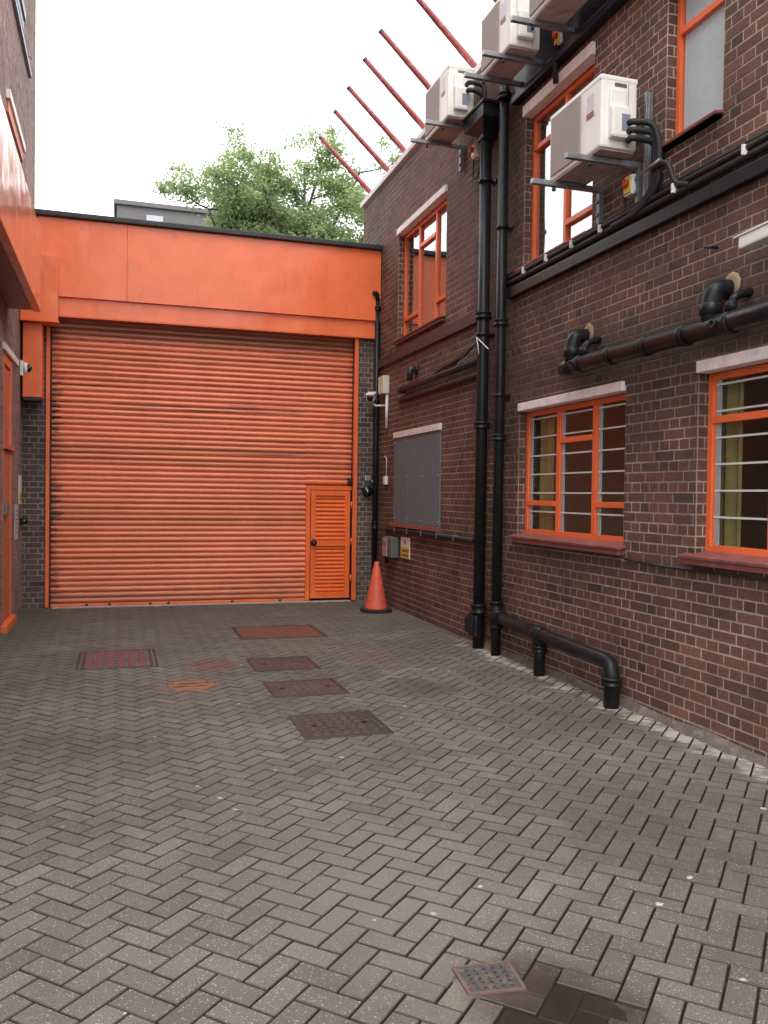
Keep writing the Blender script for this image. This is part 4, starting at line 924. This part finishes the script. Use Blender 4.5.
# ------------------------------------------------------------------ manholes, gullies
def cover(x0, x1, y0, y1, label, mat, kind):
    t = thing('manhole_cover', ((x0 + x1) / 2, (y0 + y1) / 2, 0), label, 'manhole cover', 'metal covers in the paving')
    mb = MB(); f = .03
    mb.box(x0, x0 + f, y0, y1, -.03, .006, .003); mb.box(x1 - f, x1, y0, y1, -.03, .006, .003); mb.box(x0 + f, x1 - f, y0, y0 + f, -.03, .0055, .003); mb.box(x0 + f, x1 - f, y1 - f, y1, -.03, .0055, .003); mb.build('frame', M['irondark'], t)
    mb = MB(); mb.box(x0 + f + .006, x1 - f - .006, y0 + f + .006, y1 - f - .006, -.03, .0025, .003)
    if kind == 'stud':
        k = 7
        for i in range(k):
            for j in range(k + 2):
                a = x0 + f + .03 + (x1 - x0 - 2 * f - .06) * (i + .5 + .25 * (j % 2)) / (k + .3); b = y0 + f + .02 + (y1 - y0 - 2 * f - .04) * (j + .5) / (k + 2)
                mb.box(a - .024, a + .024, b - .013, b + .013, .002, .007, .002, 1)
    lid = mb.build('lid', [M[mat], M['worn']], t)
    if kind == 'stud':
        mb = MB()
        for sx in (x0 + .12, x1 - .12): mb.box(sx - .02, sx + .02, (y0 + y1) / 2 - .014, (y0 + y1) / 2 + .014, .0078, .0088)
        mb.build('key_slots', M['lens'], lid)
    return t
cover(1.18, 1.79, 5.40, 6.02, 'dark studded iron manhole cover nearest the camera', 'irondark', 'stud')
cover(1.18, 1.80, 6.58, 7.16, 'rusty studded manhole cover, middle one of the row of three', 'iron', 'stud')
cover(1.19, 1.80, 7.59, 8.22, 'faded rusty studded manhole cover, farthest of the row of three', 'iron', 'stud')
cover(1.30, 2.27, 9.32, 10.2, 'wide flat plate of red rust closest to the shutter', 'rust', 'flat')
t = thing('channel_grating', (.02, 8.5, 0), 'ribbed red brown grating cover in the paving on the left', 'grating', 'metal covers in the paving')
x0, x1, y0, y1 = -.35, .37, 8.04, 8.95
mb = MB()
for xx in (x0, x0 + .045, x1 - .065, x1 - .02): mb.box(xx, xx + .02, y0, y1, -.03, .006, .003)
mb.box(x0 + .02, x1 - .02, y0, y0 + .02, -.03, .005, .002); mb.box(x0 + .02, x1 - .02, y1 - .02, y1, -.03, .005, .002); mb.build('frame', M['irondark'], t)
mb = MB(); mb.box(x0 + .068, x1 - .068, y0 + .022, y1 - .022, -.03, -.004); k = 6
for i in range(k):
    a = x0 + .075 + (x1 - x0 - .15) * i / k; mb.box(a, a + .068, y0 + .024, y1 - .024, -.004, .006, .005)
mb.build('ribs', M['ribs'], t)
t = thing('gully_grate', (.59, 7.2, 0), 'round orange rusted gully grate with slots between the covers', 'drain')
mb = MB(); mb.lathe((.59, 7.2, -.02), [(.185, 0), (.19, .022), (.17, .026), (.168, .0)], 28); mb.build('rim', M['rust_or'], t)
mb = MB()
for i in range(3):
    yy = 7.2 - .105 + i * .105; hw = math.sqrt(.168 ** 2 - (yy - 7.2) ** 2); mb.box(.59 - hw, .59 + hw, yy - .024, yy + .024, -.018, .0035, .003)
mb.build('bars', M['rust_or'], t)
mb = MB(); mb.lathe((.59, 7.2, -.022), [(.166, 0), (.166, .0225)], 24); mb.build('pit', M['irondark'], t)  # dark disc flush with the paving, paints the shade down the slots
t = thing('drain_grate', (1.19, 2.56, 0), 'small square perforated drain grate beside the puddle', 'drain')
def gr(u, v):  # a slightly skewed square
    A, B, C_, D = Vector((1.105, 2.64)), Vector((1.285, 2.625)), Vector((1.27, 2.475)), Vector((1.098, 2.495))
    p = A.lerp(B, u).lerp(D.lerp(C_, u), v); return (p.x, p.y)
mb = MB(); mb.prism([gr(-.16, -.12), gr(.3, -.2), gr(1.12, -.12), gr(1.15, .5), gr(1.1, 1.13), gr(.4, 1.15), gr(-.14, 1.12), gr(-.2, .4)], -.03, -.0065); mb.build('bed', simple('brown_cement_bed', (.1, .078, .063), .85, .4, 9, dirt=(.05, .038, .03), dirt_amt=.7, bmp=.6), t)
mb = MB(); z0, z1 = -.02, .002
for i in range(6):
    u = i / 5 * .88
    mb.prism([gr(u, 0), gr(u + .12, 0), gr(u + .12, 1), gr(u, 1)], z0, z1)
for j in range(6):
    v = j / 5 * .88
    mb.prism([gr(0, v), gr(1, v), gr(1, v + .12), gr(0, v + .12)], z0, z1 - .0007)
mb.build('grid', M['drainplastic'], t)
mb = MB()
for (a, b, c, d) in ((-.06, 1.06, -.07, -.0), (-.06, 1.06, 1.0, 1.07), (-.07, .0, .0, 1.0), (1.0, 1.07, .0, 1.0)): mb.prism([gr(a, c), gr(b, c), gr(b, d), gr(a, d)], -.022, .004)
mb.build('rim', simple('brown_drain_rim', (.12, .072, .055), .7, .4, 14), t)

# ------------------------------------------------------------------ beyond the gatehouse
k = 30 / 24
fb = thing('far_building', (3, 32, 0), 'dark grey flat roofed block behind the tree', 'building')
mb = MB(); mb.box(-.1, 5.6, 30, 36, 0, 11.2); mb.build('wall', M['farwall'], fb)
mb = MB(); mb.box(-.2, 5.7, 29.9, 36.1, 11.201, 11.36, .02); mb.build('parapet', M['farwall'], fb)
for x in (.85,):
    mb = MB(); mb.box(x, x + .55, 29.95, 29.998, 10.45, 10.95, .01); mb.build('window', M['farwin'], fb)
# ------------------------------------------------------------------ tree
tr = thing('tree', (4.6, 24, 0), 'light green leafy tree rising behind the gatehouse roof', 'tree')
rt = random.Random(21)
limb = MB(); leaf = MB()
fork = Vector((4.6, 24, 5.2))
limb.tube([(4.6, 24, -.1), (4.65, 24.05, 2.5), tuple(fork)], .22, 10, rs=[.3, .23, .2])
mains = [(2.3, 23.6, 9.3), (2.7, 24.6, 10.1), (3.1, 24.0, 9.6), (3.5, 23.3, 10.5), (4.1, 24.4, 10.5), (4.9, 23.5, 10.7), (5.6, 24.5, 11.1), (6.6, 23.8, 10.9), (7.6, 24.6, 10.5), (8.2, 24, 9.6), (2.4, 24.4, 8.7), (3.0, 23.4, 8.9), (3.5, 23.2, 9.2), (4.4, 24.9, 9.6), (5.4, 23.2, 9.3), (6.8, 23.4, 9.2)]
def curve(a, b, sag, k=6):
    a, b = Vector(a), Vector(b); out = []
    off = Vector((rt.uniform(-1, 1), rt.uniform(-1, 1), rt.uniform(-.3, .6))) * sag
    for i in range(k + 1):
        t = i / k; out.append(a.lerp(b, t) + off * math.sin(PI * t))
    return out
def leaves(c, rad, n):
    for _ in range(n):
        d = Vector((rt.gauss(0, 1), rt.gauss(0, 1), rt.gauss(0, .62))) * rad * .55
        p = c + d; s = rt.uniform(.035, .068)
        a = Vector((rt.gauss(0, 1), rt.gauss(0, 1), rt.gauss(0, .7))).normalized(); b = a.cross(Vector((rt.gauss(0, 1), rt.gauss(0, 1), rt.gauss(0, 1)))).normalized()
        t0 = min(1, max(0, rt.gauss(.5, .22)))
        leaf.quad(tuple(p - a * s), tuple(p + b * s * .55), tuple(p + a * s), tuple(p - b * s * .55), 0, t0)
for mnt in mains:
    c = curve(fork, mnt, .35); limb.tube(c, .05, 6, rs=[.12 - .016 * i for i in range(7)])
    for _ in range(6):
        st = c[rt.randint(3, 6)]; e = st + Vector((rt.uniform(-1.1, 1.1), rt.uniform(-1.1, 1.1), rt.uniform(-.25, .85)))
        cc_ = curve(st, e, .12, 4); limb.tube(cc_, .02, 5, rs=[.028, .024, .019, .014, .009])
        leaves(e, rt.uniform(.32, .58), rt.randint(260, 460)); leaves(cc_[2], .34, 110)
        for _ in range(2):
            e2 = e + Vector((rt.uniform(-.6, .6), rt.uniform(-.6, .6), rt.uniform(-.2, .5))); limb.tube(curve(e, e2, .06, 3), .01, 4, rs=[.012, .01, .008, .005]); leaves(e2, rt.uniform(.2, .36), rt.randint(70, 150))
limb.build('trunk', M['bark'], tr); leaf.build('crown', M['leaf'], tr, tone=True)

for o in S.objects:
    if '_base' in o: del o['_base']
